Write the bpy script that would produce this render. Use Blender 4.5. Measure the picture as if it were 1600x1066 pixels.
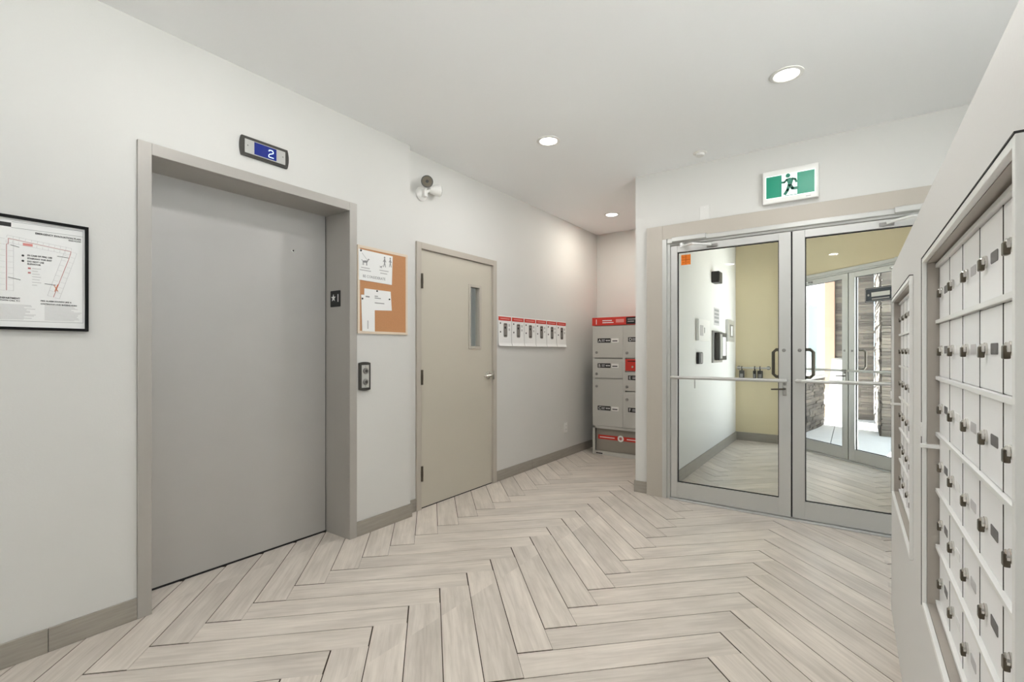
import bpy, bmesh, math, random
from mathutils import Matrix, Vector
random.seed(7)
R = math.radians

# ------------------------------------------------------------------ camera, world, sun, exposure
for o in list(bpy.data.objects): bpy.data.objects.remove(o)
scene = bpy.context.scene
COL = scene.collection
F_PX, HORIZON, THETA, EYE = 749.8, 549.66, 0.6180, 1.23     # focal in px of a 1600 px frame, horizon row, yaw, eye height
cam_d = bpy.data.cameras.new('camera'); cam = bpy.data.objects.new('camera', cam_d); COL.objects.link(cam)
cam.location = (0, 0, EYE); cam.rotation_euler = (R(90), 0, THETA)
cam_d.sensor_width = 36; cam_d.lens = F_PX * 36 / 1600
cam_d.shift_y = (HORIZON - 533) / 1600
cam_d.clip_start = 0.02
scene.camera = cam

world = bpy.data.worlds.new('world'); scene.world = world; world.use_nodes = True
bg = world.node_tree.nodes['Background']; bg.inputs[0].default_value = (0.80, 0.90, 1.0, 1); bg.inputs[1].default_value = 2.3
sun_d = bpy.data.lights.new('sun', 'SUN'); sun_d.energy = 50; sun_d.angle = R(0.6); sun_d.color = (1, 0.985, 0.96)
sun = bpy.data.objects.new('sun', sun_d); COL.objects.link(sun)
sun.rotation_euler = Vector((-0.38, 0.20, 0.90)).to_track_quat('Z', 'Y').to_euler()
vs = scene.view_settings
vs.view_transform = 'Standard'; vs.look = 'None'; vs.exposure = 0.06; vs.gamma = 1; vs.use_curve_mapping = False
POT_W = 8.5

# ------------------------------------------------------------------ pixel -> point helpers (a pixel gives a direction, the wall it is on the distance)
_c, _s = math.cos(THETA), math.sin(THETA)
def ray(x, y):
    a = (x - 800) / F_PX
    return (a*_c - _s, a*_s + _c, (HORIZON - y) / F_PX)
def onX(x, y, X): r = ray(x, y); k = X / r[0]; return (r[1]*k, EYE + r[2]*k)       # (Y, Z)
def onY(x, y, Y): r = ray(x, y); k = Y / r[1]; return (r[0]*k, EYE + r[2]*k)       # (X, Z)

# ------------------------------------------------------------------ materials
def mat(name, col, rough=0.5, metal=0.0, spec=0.5, emit=None, estr=0, var=0.0, vscale=3.0, bump=0.0, bscale=200, stretch=None, coat=0):
    m = bpy.data.materials.new(name); m.use_nodes = True
    nt = m.node_tree; b = nt.nodes['Principled BSDF']
    b.inputs['Base Color'].default_value = (*col, 1); b.inputs['Roughness'].default_value = rough
    b.inputs['Metallic'].default_value = metal; b.inputs['Specular IOR Level'].default_value = spec
    b.inputs['Coat Weight'].default_value = coat
    if emit:
        b.inputs['Emission Color'].default_value = (*emit, 1); b.inputs['Emission Strength'].default_value = estr
    if var or bump:
        tc = nt.nodes.new('ShaderNodeTexCoord'); mp = nt.nodes.new('ShaderNodeMapping')
        nt.links.new(tc.outputs['Object'], mp.inputs[0])
        if stretch: mp.inputs['Scale'].default_value = stretch
    if var:
        n = nt.nodes.new('ShaderNodeTexNoise'); n.inputs['Scale'].default_value = vscale; n.inputs['Detail'].default_value = 4
        nt.links.new(mp.outputs[0], n.inputs['Vector'])
        mx = nt.nodes.new('ShaderNodeMix'); mx.data_type = 'RGBA'
        mx.inputs[6].default_value = (*[c*(1-var) for c in col], 1); mx.inputs[7].default_value = (*[min(1, c*(1+var)) for c in col], 1)
        nt.links.new(n.outputs[0], mx.inputs[0]); nt.links.new(mx.outputs[2], b.inputs['Base Color'])
    if bump:
        n2 = nt.nodes.new('ShaderNodeTexNoise'); n2.inputs['Scale'].default_value = bscale; n2.inputs['Detail'].default_value = 3
        nt.links.new(mp.outputs[0], n2.inputs['Vector'])
        bp = nt.nodes.new('ShaderNodeBump'); bp.inputs['Strength'].default_value = bump; bp.inputs['Distance'].default_value = 0.002
        nt.links.new(n2.outputs[0], bp.inputs['Height']); nt.links.new(bp.outputs[0], b.inputs['Normal'])
    return m
def srgb(r, g, b):
    f = lambda c: (c/255/12.92 if c/255 <= 0.04045 else ((c/255+0.055)/1.055)**2.4)
    return (f(r), f(g), f(b))
M = {}
M['wall'] = mat('wall_paint', srgb(216, 215, 211), 0.6, spec=0.3, bump=0.12, bscale=120)
M['ceiling'] = mat('ceiling_paint', srgb(248, 249, 249), 0.75, spec=0.2, bump=0.1, bscale=160)
M['offwhite'] = mat('offwhite_paint', srgb(226, 226, 222), 0.6, spec=0.3, bump=0.1, bscale=120)
M['cream'] = mat('cream_paint', srgb(226, 214, 180), 0.6, spec=0.3, bump=0.1, bscale=120)
M['partition'] = mat('partition_paint', srgb(225, 224, 221), 0.55, spec=0.3, bump=0.1, bscale=120)
M['taupe'] = mat('taupe_enamel', srgb(187, 180, 169), 0.42, spec=0.45, bump=0.05, bscale=90)
M['taupe_door'] = mat('door_enamel', srgb(197, 191, 177), 0.42, spec=0.45, bump=0.05, bscale=60)
M['steel_grey'] = mat('brushed_grey_steel', srgb(190, 188, 185), 0.42, metal=0.35, var=0.03, vscale=6, stretch=(1, 40, 1))
M['elev_frame'] = mat('grey_frame_enamel', srgb(176, 172, 166), 0.40, metal=0.2, spec=0.5)
M['alu'] = mat('anodised_aluminium', srgb(202, 202, 199), 0.36, metal=0.55)
M['alu_dark'] = mat('dull_aluminium', srgb(150, 148, 145), 0.4, metal=0.7)
M['chrome'] = mat('satin_chrome', srgb(215, 213, 208), 0.18, metal=1.0)
M['arm'] = mat('bright_aluminium', srgb(238, 238, 236), 0.3, metal=0.4)
M['bronze'] = mat('dark_bronze', srgb(95, 88, 76), 0.35, metal=0.7)
M['black'] = mat('black_plastic', srgb(24, 24, 24), 0.4)
M['frame_black'] = mat('black_frame', srgb(10, 10, 10), 0.6, spec=0.2)
M['charcoal'] = mat('charcoal_plastic', srgb(62, 60, 55), 0.45)
M['gap'] = mat('dark_gap', srgb(28, 26, 25), 0.8)
M['paper'] = mat('white_paper', srgb(240, 240, 238), 0.7, spec=0.2)
M['print_grey'] = mat('grey_print', srgb(150, 150, 150), 0.7, spec=0.2)
M['print_light'] = mat('light_grey_print', srgb(196, 194, 194), 0.7, spec=0.2)
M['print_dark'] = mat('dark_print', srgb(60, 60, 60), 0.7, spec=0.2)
M['print_red'] = mat('red_print', srgb(190, 118, 116), 0.7, spec=0.2)
M['print_pink'] = mat('pink_print', srgb(226, 150, 145), 0.7, spec=0.2)
M['print_orange'] = mat('orange_print', srgb(222, 120, 40), 0.6, spec=0.2)
M['print_rust'] = mat('rust_print', srgb(186, 92, 24), 0.6, spec=0.2)
M['print_mid'] = mat('mid_grey_print', srgb(118, 116, 116), 0.6, spec=0.2)
M['red'] = mat('red_plastic', srgb(204, 52, 40), 0.45)
M['white_pl'] = mat('white_plastic', srgb(236, 235, 231), 0.4)
M['locker'] = mat('locker_grey', srgb(196, 194, 188), 0.4, metal=0.1)
M['locker_side'] = mat('locker_taupe', srgb(150, 143, 132), 0.45)
M['cork'] = mat('cork', srgb(196, 144, 104), 0.9, spec=0.1, var=0.16, vscale=220, bump=0.5, bscale=300)
M['wood_trim'] = mat('pale_wood_trim', srgb(222, 206, 186), 0.55, var=0.06, vscale=12, stretch=(1, 1, 6))
M['grout'] = mat('floor_grout', srgb(70, 60, 50), 0.85, spec=0.2)
M['base_tile'] = mat('grey_wood_tile', srgb(158, 152, 142), 0.45, var=0.22, vscale=7, stretch=(1.2, 4, 16))
M['mail'] = mat('silver_mail_door', srgb(250, 250, 250), 0.35)
M['mail_rail'] = mat('mail_rail_aluminium', srgb(240, 240, 237), 0.3, metal=0.1)
M['mail_side'] = mat('mail_jamb_taupe', srgb(176, 169, 160), 0.4, metal=0.2)
M['lens'] = mat('lamp_lens', (1, 1, 1), 0.5, emit=(1.0, 0.97, 0.92), estr=9)
M['green_lit'] = mat('green_sign_face', srgb(8, 138, 110), 0.35, emit=srgb(10, 150, 120), estr=0.12)
M['white_lit'] = mat('white_sign_face', srgb(240, 250, 245), 0.35, emit=(0.85, 1, 0.95), estr=0.45)
M['green_dark'] = mat('green_sign_figure', srgb(8, 120, 96), 0.35)
M['screen'] = mat('blue_display', srgb(20, 34, 100), 0.15, emit=srgb(22, 42, 140), estr=0.4)
M['digit'] = mat('display_digit', (0.7, 0.9, 1), 0.5, emit=(0.65, 0.88, 1), estr=1.0)
M['concrete'] = mat('pale_concrete', srgb(206, 205, 203), 0.85, var=0.08, vscale=5, bump=0.3, bscale=60)
M['stucco'] = mat('tan_stucco', srgb(170, 140, 120), 0.9, bump=0.4, bscale=80)
M['ext_white'] = mat('white_siding', srgb(235, 235, 233), 0.7)
M['board'] = mat('white_board', srgb(242, 242, 240), 0.5)
M['sign_navy'] = mat('dark_blue_sticker', srgb(38, 52, 66), 0.5)
M['lockbox'] = mat('dark_lockbox', srgb(58, 56, 54), 0.5, metal=0.3)
M['window_dark'] = mat('pane_backing', srgb(180, 196, 198), 0.2)
M['rubber'] = mat('black_weatherstrip', srgb(30, 29, 28), 0.7)

def plank_mat():
    m = bpy.data.materials.new('wood_look_tile'); m.use_nodes = True; nt = m.node_tree; N = nt.nodes; L = nt.links
    b = N['Principled BSDF']
    tc = N.new('ShaderNodeTexCoord'); oi = N.new('ShaderNodeObjectInfo')
    off = N.new('ShaderNodeVectorMath'); off.operation = 'MULTIPLY_ADD'
    off.inputs[1].default_value = (37, 53, 19); 
    comb = N.new('ShaderNodeCombineXYZ')
    for i in range(3): L.new(oi.outputs['Random'], comb.inputs[i])
    L.new(comb.outputs[0], off.inputs[0]); L.new(tc.outputs['Object'], off.inputs[2])
    mp = N.new('ShaderNodeMapping'); mp.inputs['Scale'].default_value = (1.6, 26, 1); L.new(off.outputs[0], mp.inputs[0])
    n1 = N.new('ShaderNodeTexNoise'); n1.inputs['Scale'].default_value = 2.2; n1.inputs['Detail'].default_value = 7; n1.inputs['Roughness'].default_value = 0.62; n1.inputs['Distortion'].default_value = 0.6
    L.new(mp.outputs[0], n1.inputs['Vector'])
    mp2 = N.new('ShaderNodeMapping'); mp2.inputs['Scale'].default_value = (2.0, 7, 1); L.new(off.outputs[0], mp2.inputs[0])
    n2 = N.new('ShaderNodeTexNoise'); n2.inputs['Scale'].default_value = 1.5; n2.inputs['Detail'].default_value = 3; L.new(mp2.outputs[0], n2.inputs['Vector'])
    cr = N.new('ShaderNodeValToRGB'); e = cr.color_ramp.elements
    e[0].position = 0.25; e[0].color = (*srgb(197, 188, 178), 1); e[1].position = 0.65; e[1].color = (*srgb(221, 213, 204), 1)
    L.new(n1.outputs[0], cr.inputs[0])
    cr2 = N.new('ShaderNodeValToRGB'); e = cr2.color_ramp.elements
    e[0].position = 0.35; e[0].color = (0.88, 0.87, 0.86, 1); e[1].position = 0.65; e[1].color = (1.06, 1.05, 1.04, 1)
    L.new(n2.outputs[0], cr2.inputs[0])
    mul = N.new('ShaderNodeMix'); mul.data_type = 'RGBA'; mul.blend_type = 'MULTIPLY'; mul.inputs[0].default_value = 1
    L.new(cr.outputs[0], mul.inputs[6]); L.new(cr2.outputs[0], mul.inputs[7])
    mr = N.new('ShaderNodeMapRange'); mr.inputs[3].default_value = 0.90; mr.inputs[4].default_value = 1.07; L.new(oi.outputs['Random'], mr.inputs[0])
    hsv = N.new('ShaderNodeHueSaturation'); L.new(mr.outputs[0], hsv.inputs['Value']); L.new(mul.outputs[2], hsv.inputs['Color'])
    L.new(hsv.outputs[0], b.inputs['Base Color'])
    b.inputs['Roughness'].default_value = 0.33; b.inputs['Specular IOR Level'].default_value = 0.5
    bp = N.new('ShaderNodeBump'); bp.inputs['Strength'].default_value = 0.12; bp.inputs['Distance'].default_value = 0.002
    L.new(n1.outputs[0], bp.inputs['Height']); L.new(bp.outputs[0], b.inputs['Normal'])
    return m
M['plank'] = plank_mat()

def glass_mat(name, tint=(0.975, 0.99, 0.99)):
    m = bpy.data.materials.new(name); m.use_nodes = True; nt = m.node_tree; nt.nodes.remove(nt.nodes['Principled BSDF'])
    out = nt.nodes['Material Output']
    t = nt.nodes.new('ShaderNodeBsdfTransparent'); t.inputs[0].default_value = (*tint, 1)
    g = nt.nodes.new('ShaderNodeBsdfGlossy'); g.inputs['Roughness'].default_value = 0.02
    lw_ = nt.nodes.new('ShaderNodeLayerWeight'); lw_.inputs[0].default_value = 0.5
    pw = nt.nodes.new('ShaderNodeMath'); pw.operation = 'POWER'; pw.inputs[1].default_value = 5
    fr = nt.nodes.new('ShaderNodeMath'); fr.operation = 'MULTIPLY_ADD'; fr.inputs[1].default_value = 0.8; fr.inputs[2].default_value = 0.016
    nt.links.new(lw_.outputs['Facing'], pw.inputs[0]); nt.links.new(pw.outputs[0], fr.inputs[0])
    mx = nt.nodes.new('ShaderNodeMixShader')
    nt.links.new(fr.outputs[0], mx.inputs[0]); nt.links.new(t.outputs[0], mx.inputs[1]); nt.links.new(g.outputs[0], mx.inputs[2])
    nt.links.new(mx.outputs[0], out.inputs[0])
    return m
M['glass'] = glass_mat('clear_glass')

def stone_mat():
    m = mat('ledge_stone', srgb(150, 144, 136), 0.85, bump=0.7, bscale=40)
    nt = m.node_tree; b = nt.nodes['Principled BSDF']
    oi = nt.nodes.new('ShaderNodeObjectInfo'); cr = nt.nodes.new('ShaderNodeValToRGB'); e = cr.color_ramp.elements
    e[0].color = (*srgb(92, 85, 78), 1); e[1].color = (*srgb(140, 130, 118), 1)
    k = cr.color_ramp.elements.new(0.5); k.color = (*srgb(114, 106, 98), 1)
    nt.links.new(oi.outputs['Random'], cr.inputs[0])
    n = nt.nodes.new('ShaderNodeTexNoise'); n.inputs['Scale'].default_value = 9
    mx = nt.nodes.new('ShaderNodeMix'); mx.data_type = 'RGBA'; mx.blend_type = 'MULTIPLY'; mx.inputs[0].default_value = 0.5
    nt.links.new(cr.outputs[0], mx.inputs[6]); nt.links.new(n.outputs[1], mx.inputs[7]); nt.links.new(mx.outputs[2], b.inputs['Base Color'])
    return m
M['stone'] = stone_mat()

# ------------------------------------------------------------------ mesh helpers
def link(o, parent=None):
    COL.objects.link(o)
    if parent: o.parent = parent
    return o
def mesh_obj(name, me, m, parent=None):
    o = bpy.data.objects.new(name, me)
    if m and not me.materials: me.materials.append(M[m] if isinstance(m, str) else m)
    return link(o, parent)
def bm_obj(name, bm, m, parent=None, smooth=False):
    me = bpy.data.meshes.new(name); bmesh.ops.recalc_face_normals(bm, faces=bm.faces); bm.to_mesh(me); bm.free()
    if smooth:
        for p in me.polygons: p.use_smooth = True
    return mesh_obj(name, me, m, parent)
def add_box(bm, x0, x1, y0, y1, z0, z1, bev=0):
    r = bmesh.ops.create_cube(bm, size=1)
    vs_ = r['verts']
    for v in vs_:
        v.co = Vector(((x0+x1)/2 + v.co.x*abs(x1-x0), (y0+y1)/2 + v.co.y*abs(y1-y0), (z0+z1)/2 + v.co.z*abs(z1-z0)))
    if bev:
        es = list({e for v in vs_ for e in v.link_edges})
        bmesh.ops.bevel(bm, geom=es, offset=bev, segments=2, affect='EDGES', profile=0.6)
def box(name, x0, x1, y0, y1, z0, z1, m, parent=None, bev=0):
    bm = bmesh.new(); add_box(bm, x0, x1, y0, y1, z0, z1, bev); return bm_obj(name, bm, m, parent)
def boxes(name, L, m, parent=None, bev=0):
    bm = bmesh.new()
    for b in L: add_box(bm, *b, bev)
    return bm_obj(name, bm, m, parent)
def add_tube(bm, pts, r, seg=10, r_end=None, cap=True):
    pts = [Vector(p) for p in pts]; rings = []
    n = len(pts)
    for i, p in enumerate(pts):
        d = (pts[min(i+1, n-1)] - pts[max(i-1, 0)]).normalized()
        a = d.orthogonal().normalized() if i == 0 else (rings_a - d*rings_a.dot(d)).normalized()
        rings_a = a; b = d.cross(a)
        rr = r if r_end is None else r + (r_end - r)*i/(n-1)
        rings.append([bm.verts.new(p + (a*math.cos(2*math.pi*k/seg) + b*math.sin(2*math.pi*k/seg))*rr) for k in range(seg)])
    for i in range(n-1):
        for k in range(seg):
            bm.faces.new((rings[i][k], rings[i][(k+1) % seg], rings[i+1][(k+1) % seg], rings[i+1][k]))
    if cap:
        bm.faces.new(rings[0][::-1]); bm.faces.new(rings[-1])
def tube(name, pts, r, m, parent=None, seg=10, r_end=None):
    bm = bmesh.new(); add_tube(bm, pts, r, seg, r_end); return bm_obj(name, bm, m, parent, False)
def lathe(name, prof, m, parent=None, axis='Z', seg=24, at=(0, 0, 0)):
    bm = bmesh.new(); rings = []
    for (r, h_) in prof:
        ring = []
        for k in range(seg):
            a = 2*math.pi*k/seg; p = (r*math.cos(a), r*math.sin(a), h_)
            if axis == 'Y': p = (p[0], -p[2], p[1])          # height goes to -y (towards the room)
            if axis == 'X': p = (p[2], p[0], p[1])
            ring.append(bm.verts.new(Vector(p) + Vector(at)))
        rings.append(ring)
    for i in range(len(rings)-1):
        for k in range(seg):
            bm.faces.new((rings[i][k], rings[i][(k+1) % seg], rings[i+1][(k+1) % seg], rings[i+1][k]))
    bm.faces.new(rings[0][::-1]); bm.faces.new(rings[-1])
    return bm_obj(name, bm, m, parent, smooth=False)
def polys(name, L, y, d, m, parent=None):
    """flat shapes in the local x-z plane, front face at y-d"""
    bm = bmesh.new()
    for P in L:
        a = [bm.verts.new((p[0], y-d, p[1])) for p in P]; b = [bm.verts.new((p[0], y, p[1])) for p in P]
        n = len(P); bm.faces.new(a); bm.faces.new(b[::-1])
        for i in range(n): bm.faces.new((a[i], b[i], b[(i+1) % n], a[(i+1) % n]))
    return bm_obj(name, bm, m, parent)
def rect(x0, x1, z0, z1): return [(x0, z0), (x1, z0), (x1, z1), (x0, z1)]
def disc(x, z, r, n=16): return [(x + r*math.cos(2*math.pi*k/n), z + r*math.sin(2*math.pi*k/n)) for k in range(n)]
def stroke(pts, w):
    out = []
    for (a, b) in zip(pts[:-1], pts[1:]):
        dx, dz = b[0]-a[0], b[1]-a[1]; l = math.hypot(dx, dz) or 1; nx, nz = -dz/l*w/2, dx/l*w/2
        out.append([(a[0]+nx, a[1]+nz), (a[0]-nx, a[1]-nz), (b[0]-nx, b[1]-nz), (b[0]+nx, b[1]+nz)])
    return out
def rrect(x0, x1, z0, z1, r, n=5):
    P = []
    for cx, cz, a0 in ((x1-r, z1-r, 0), (x0+r, z1-r, 90), (x0+r, z0+r, 180), (x1-r, z0+r, 270)):
        for k in range(n+1):
            a = R(a0 + 90*k/n); P.append((cx + r*math.cos(a), cz + r*math.sin(a)))
    return P
def text(name, body, x, z, size, y, m, parent, align='LEFT', sx=1.0, rot=0, bold=0.0):
    cu = bpy.data.curves.new(name, 'FONT'); cu.body = body; cu.size = size; cu.align_x = align; cu.extrude = 0.0003; cu.offset = bold*size; cu.resolution_u = 2
    t = bpy.data.objects.new('tmp', cu); COL.objects.link(t)
    me = bpy.data.meshes.new_from_object(t); bpy.data.objects.remove(t); bpy.data.curves.remove(cu)
    me.transform(Matrix.Translation((x, y, z)) @ Matrix.Rotation(rot, 4, 'Y') @ Matrix.Rotation(R(90), 4, 'X') @ Matrix.Diagonal((sx, 1, 1, 1)))
    me.name = name; me.materials.clear()
    return mesh_obj(name, me, m, parent)

def tag(o, label, cat=None, group=None, kind=None):
    o['label'] = label
    if cat: o['category'] = cat
    if group: o['group'] = group
    if kind: o['kind'] = kind
    return o
def thing(name, label, cat, loc=(0, 0, 0), rz=0, group=None, kind=None):
    o = bpy.data.objects.new(name, None); o.location = loc; o.rotation_euler = (0, 0, rz); o.empty_display_size = 0.05
    link(o); return tag(o, label, cat, group, kind)
# local frame of every wall-mounted thing: x right along the wall, z up, -y out of the wall towards the room
RZ_LEFT, RZ_FRONT, RZ_PART, RZ_EXT = R(90), 0.0, R(-90), R(-45)

# ------------------------------------------------------------------ the room shell
H = 2.765
X1, X2, XJ = -2.69, -2.75, 2.475        # elevator wall, wall after the jog, Y of the jog
YB = 5.80                               # alcove back wall
YD = 4.07                               # entrance wall face
XC = -1.56                              # its free corner
XV, YV = -1.34, 7.285                   # vestibule left wall, back wall
XVR = 0.78                              # vestibule right wall
DEX = 6.53                              # X + Y of the diagonal exterior door line
YBACK, XR = -2.2, 2.4
PX = 0.149                              # mailbox partition face

WZ0, WZ1, SY0, SY1 = 0.10, 2.6, -2.1, 2.2   # added window behind the partition, out of view, for daylight fill
def struct(name, L, m, label, cat='wall'):
    return tag(boxes(name, L, m), label, cat, kind='structure')
EY0, EY1, EZ = 0.80, 1.995, 2.208       # elevator frame outline
struct('wall_left', [(X1-0.14, X1, YBACK, EY0+0.02, 0, H), (X1-0.14, X1, EY1-0.02, XJ, 0, H), (X1-0.14, X1, EY0+0.02, EY1-0.02, EZ-0.02, H)],
       'wall', 'white painted wall around the elevator opening')
BY0, BY1, BZ = 2.584, 3.601, 2.083      # grey door frame outline
struct('wall_left_rear', [(X2-0.14, X2, XJ, BY0+0.02, 0, H), (X2-0.14, X2, BY1-0.02, YB+0.1, 0, H), (X2-0.14, X2, BY0+0.02, BY1-0.02, BZ-0.02, H)],
       'wall', 'white painted wall holding the grey steel door and the row of cards')
struct('wall_back', [(X2, XC, YB, YB+0.12, 0, H)], 'wall', 'white painted end wall of the alcove behind the parcel locker')
GX0, GX1, GZ = -1.447, 0.712, 2.29      # entrance door surround outline
struct('wall_entrance', [(XC, GX0+0.02, YD, YD+0.14, 0, H), (GX1-0.02, XR, YD, YD+0.14, 0, H), (GX0+0.02, GX1-0.02, YD, YD+0.14, GZ-0.02, H)],
       'wall', 'white painted wall around the glass entrance doors, under the exit sign')
struct('wall_alcove_right', [(XC, XV-0.02, YD+0.14, YB, 0, H)], 'wall', 'white side wall between alcove and vestibule')
struct('wall_right', [(XR, XR+0.1, YBACK, SY0, 0, H), (XR, XR+0.1, SY1, YD+0.14, 0, H), (XR, XR+0.1, SY0, SY1, 0, WZ0), (XR, XR+0.1, SY0, SY1, WZ1, H)], 'wall', 'white side wall beyond the mailbox partition')
struct('wall_behind', [(X1-0.14, XR+0.1, YBACK-0.1, YBACK, 0, H)], 'wall', 'white wall closing the lobby opposite the glass doors')
tag(box('ceiling', X2-0.2, XR+0.1, YBACK-0.1, YB+0.12, H, H+0.1, 'ceiling'), 'smooth white lobby ceiling with recessed lights', 'ceiling', kind='structure')
# vestibule
VT = 2.765
struct('wall_vestibule_left', [(XV-0.02, XV, YD+0.14, YV+0.1, 0, VT)], 'offwhite', 'off-white vestibule side wall carrying the intercom panels')
struct('wall_vestibule_back', [(XV, DEX-YV, YV, YV+0.1, 0, VT)], 'cream', 'cream vestibule end wall with the key box rail')
struct('wall_vestibule_right', [(XVR, XVR+0.1, YD+0.14, DEX-XVR+0.1, 0, VT)], 'cream', 'cream vestibule side wall hidden behind the mailboxes')
def ext_pt(t): return (DEX/2 + t*0.70711, DEX/2 - t*0.70711)      # t along the diagonal, to the right
EC = (-0.045, 6.575)
t_c = (EC[0] - DEX/2)/0.70711
t_l = (DEX - YV - DEX/2)/0.70711; t_r = (XVR - DEX/2)/0.70711
ew = thing('wall_vestibule_front', 'cream wall over the diagonal outer glass doors', 'wall', (EC[0], EC[1], 0), RZ_EXT, kind='structure')
XE0, XE1 = t_l - t_c, t_r - t_c
EFW = 0.985
box('head_panel', XE0-0.05, XE1+0.05, 0.0, 0.14, 2.18, VT, 'cream', ew)
box('side_panel', EFW, XE1+0.05, 0.0, 0.14, 0, 2.18, 'cream', ew)
if XE0 < -EFW: box('side_panel', XE0-0.05, -EFW, 0.0, 0.14, 0, 2.18, 'cream', ew)
bm = bmesh.new()
Pc = [(XV-0.02, YD+0.14), (XVR+0.1, YD+0.14), (XVR+0.1, DEX-XVR+0.05), (DEX-YV+0.1, YV+0.1), (XV-0.02, YV+0.1)]
lo = [bm.verts.new((x, y, VT)) for x, y in Pc]; hi = [bm.verts.new((x, y, VT+0.1)) for x, y in Pc]
bm.faces.new(lo); bm.faces.new(hi)
for i in range(5): bm.faces.new((lo[i], lo[(i+1) % 5], hi[(i+1) % 5], hi[i]))
tag(bm_obj('ceiling_vestibule', bm, 'ceiling'), 'white ceiling of the glazed vestibule', 'ceiling', kind='structure')

# ------------------------------------------------------------------ herringbone floor, plank by plank
fl = thing('floor', 'pale wood-look herringbone tile floor', 'floor', kind='structure')
bm = bmesh.new()
Pf = [(X2-0.3, YBACK-0.1), (XR+0.1, YBACK-0.1), (XR+0.1, DEX-XVR), (XVR, DEX-XVR), (DEX-YV, YV), (XV, YV+0.05), (XV, YB+0.1), (X2-0.3, YB+0.1)]
lo = [bm.verts.new((x, y, -0.10)) for x, y in Pf]; hi = [bm.verts.new((x, y, -0.0018)) for x, y in Pf]
bm.faces.new(lo); bm.faces.new(hi)
for i in range(len(Pf)): bm.faces.new((lo[i], lo[(i+1) % len(Pf)], hi[(i+1) % len(Pf)], hi[i]))
bm_obj('grout_bed', bm, 'grout', fl)
W = 0.1505; G = 0.0021; LP = 6*W
def clip(P, hp):                        # Sutherland-Hodgman against half-planes a*x+b*y<=c
    for (a, b, c) in hp:
        Q = []
        for i in range(len(P)):
            p, q = P[i], P[(i+1) % len(P)]
            dp, dq = a*p[0]+b*p[1]-c, a*q[0]+b*q[1]-c
            if dp <= 0: Q.append(p)
            if dp*dq < 0:
                t = dp/(dp-dq); Q.append((p[0]+(q[0]-p[0])*t, p[1]+(q[1]-p[1])*t))
        P = Q
        if len(P) < 3: return []
    return P
def area(P): return abs(sum(P[i][0]*P[(i+1) % len(P)][1]-P[(i+1) % len(P)][0]*P[i][1] for i in range(len(P))))/2
def rc(x0, x1, y0, y1): return [(-1, 0, -x0), (1, 0, x1), (0, -1, -y0), (0, 1, y1)]
zones = [rc(X2, XC, YBACK, YB), rc(XC, PX+0.001, YBACK, YD+0.06),                         # lobby, alcove
         rc(XV, XVR, YD+0.06, YV) + [(1, 1, DEX)],                                        # vestibule
         rc(X1-0.25, X2, EY0+0.055, EY1-0.05), rc(X2-0.09, X2, BY0+0.05, BY1-0.05),         # elevator sill, door recess
         rc(PX+0.001, GX1, 2.91, YD+0.06), rc(GX1, XR, 2.91, YD), rc(PX+0.42, XR, YBACK, 2.91)]
full_mesh = {}
def plank_mesh(P):
    bm = bmesh.new()
    a = [bm.verts.new((x, y, 0)) for x, y in P]; b = [bm.verts.new((x, y, -0.006)) for x, y in P]
    bm.faces.new(a)
    n = len(P)
    for i in range(n): bm.faces.new((a[i], b[i], b[(i+1) % n], a[(i+1) % n]))
    bmesh.ops.recalc_face_normals(bm, faces=bm.faces)
    me = bpy.data.meshes.new('plank'); bm.to_mesh(me); bm.free(); me.materials.append(M['plank']); return me
s2 = 2**-0.5
def add_plank(u0, v0, along_u):
    L_, Wd = LP - 2*G, W - 2*G
    if along_u: cu, cv, ang = u0+LP/2, v0+W/2, R(45)
    else: cu, cv, ang = u0+W/2, v0+LP/2, R(135)
    cx, cy = (cu-cv)*s2, (cu+cv)*s2
    ca, sa = math.cos(ang), math.sin(ang)
    base = [(-L_/2, -Wd/2), (L_/2, -Wd/2), (L_/2, Wd/2), (-L_/2, Wd/2)]
    wp = [(cx+x*ca-y*sa, cy+x*sa+y*ca) for x, y in base]
    for hp in zones:
        Q = clip(wp, hp)
        if not Q or area(Q) < 2e-4: continue
        loc = [((x-cx)*ca+(y-cy)*sa, -(x-cx)*sa+(y-cy)*ca) for x, y in Q]
        if area(Q) > 0.9999*area(wp):
            if 'f' not in full_mesh: full_mesh['f'] = plank_mesh(base)
            me = full_mesh['f']
        else: me = plank_mesh(loc)
        o = bpy.data.objects.new('plank', me); o.location = (cx, cy, 0); o.rotation_euler = (0, 0, ang + (math.pi if random.random() < 0.5 and me is full_mesh.get('f') else 0))
        link(o, fl)
def visible(cu, cv):
    x, y = (cu-cv)*s2, (cu+cv)*s2
    q = -x*_s + y*_c; r_ = x*_c + y*_s
    return q > -0.4 and abs(r_) < 1.12*max(q, 0) + 1.2
for m_ in range(-3, 4):
    for k in range(-45, 60):
        u0, v0 = -0.709 + 12*W*m_ + k*W, 2.524 + k*W
        if visible(u0+LP/2, v0+W/2): add_plank(u0, v0, True)
        u0, v0 = 0.347 + 12*W*m_ + k*W, 1.926 + k*W
        if visible(u0+W/2, v0+LP/2): add_plank(u0, v0, False)

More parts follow.
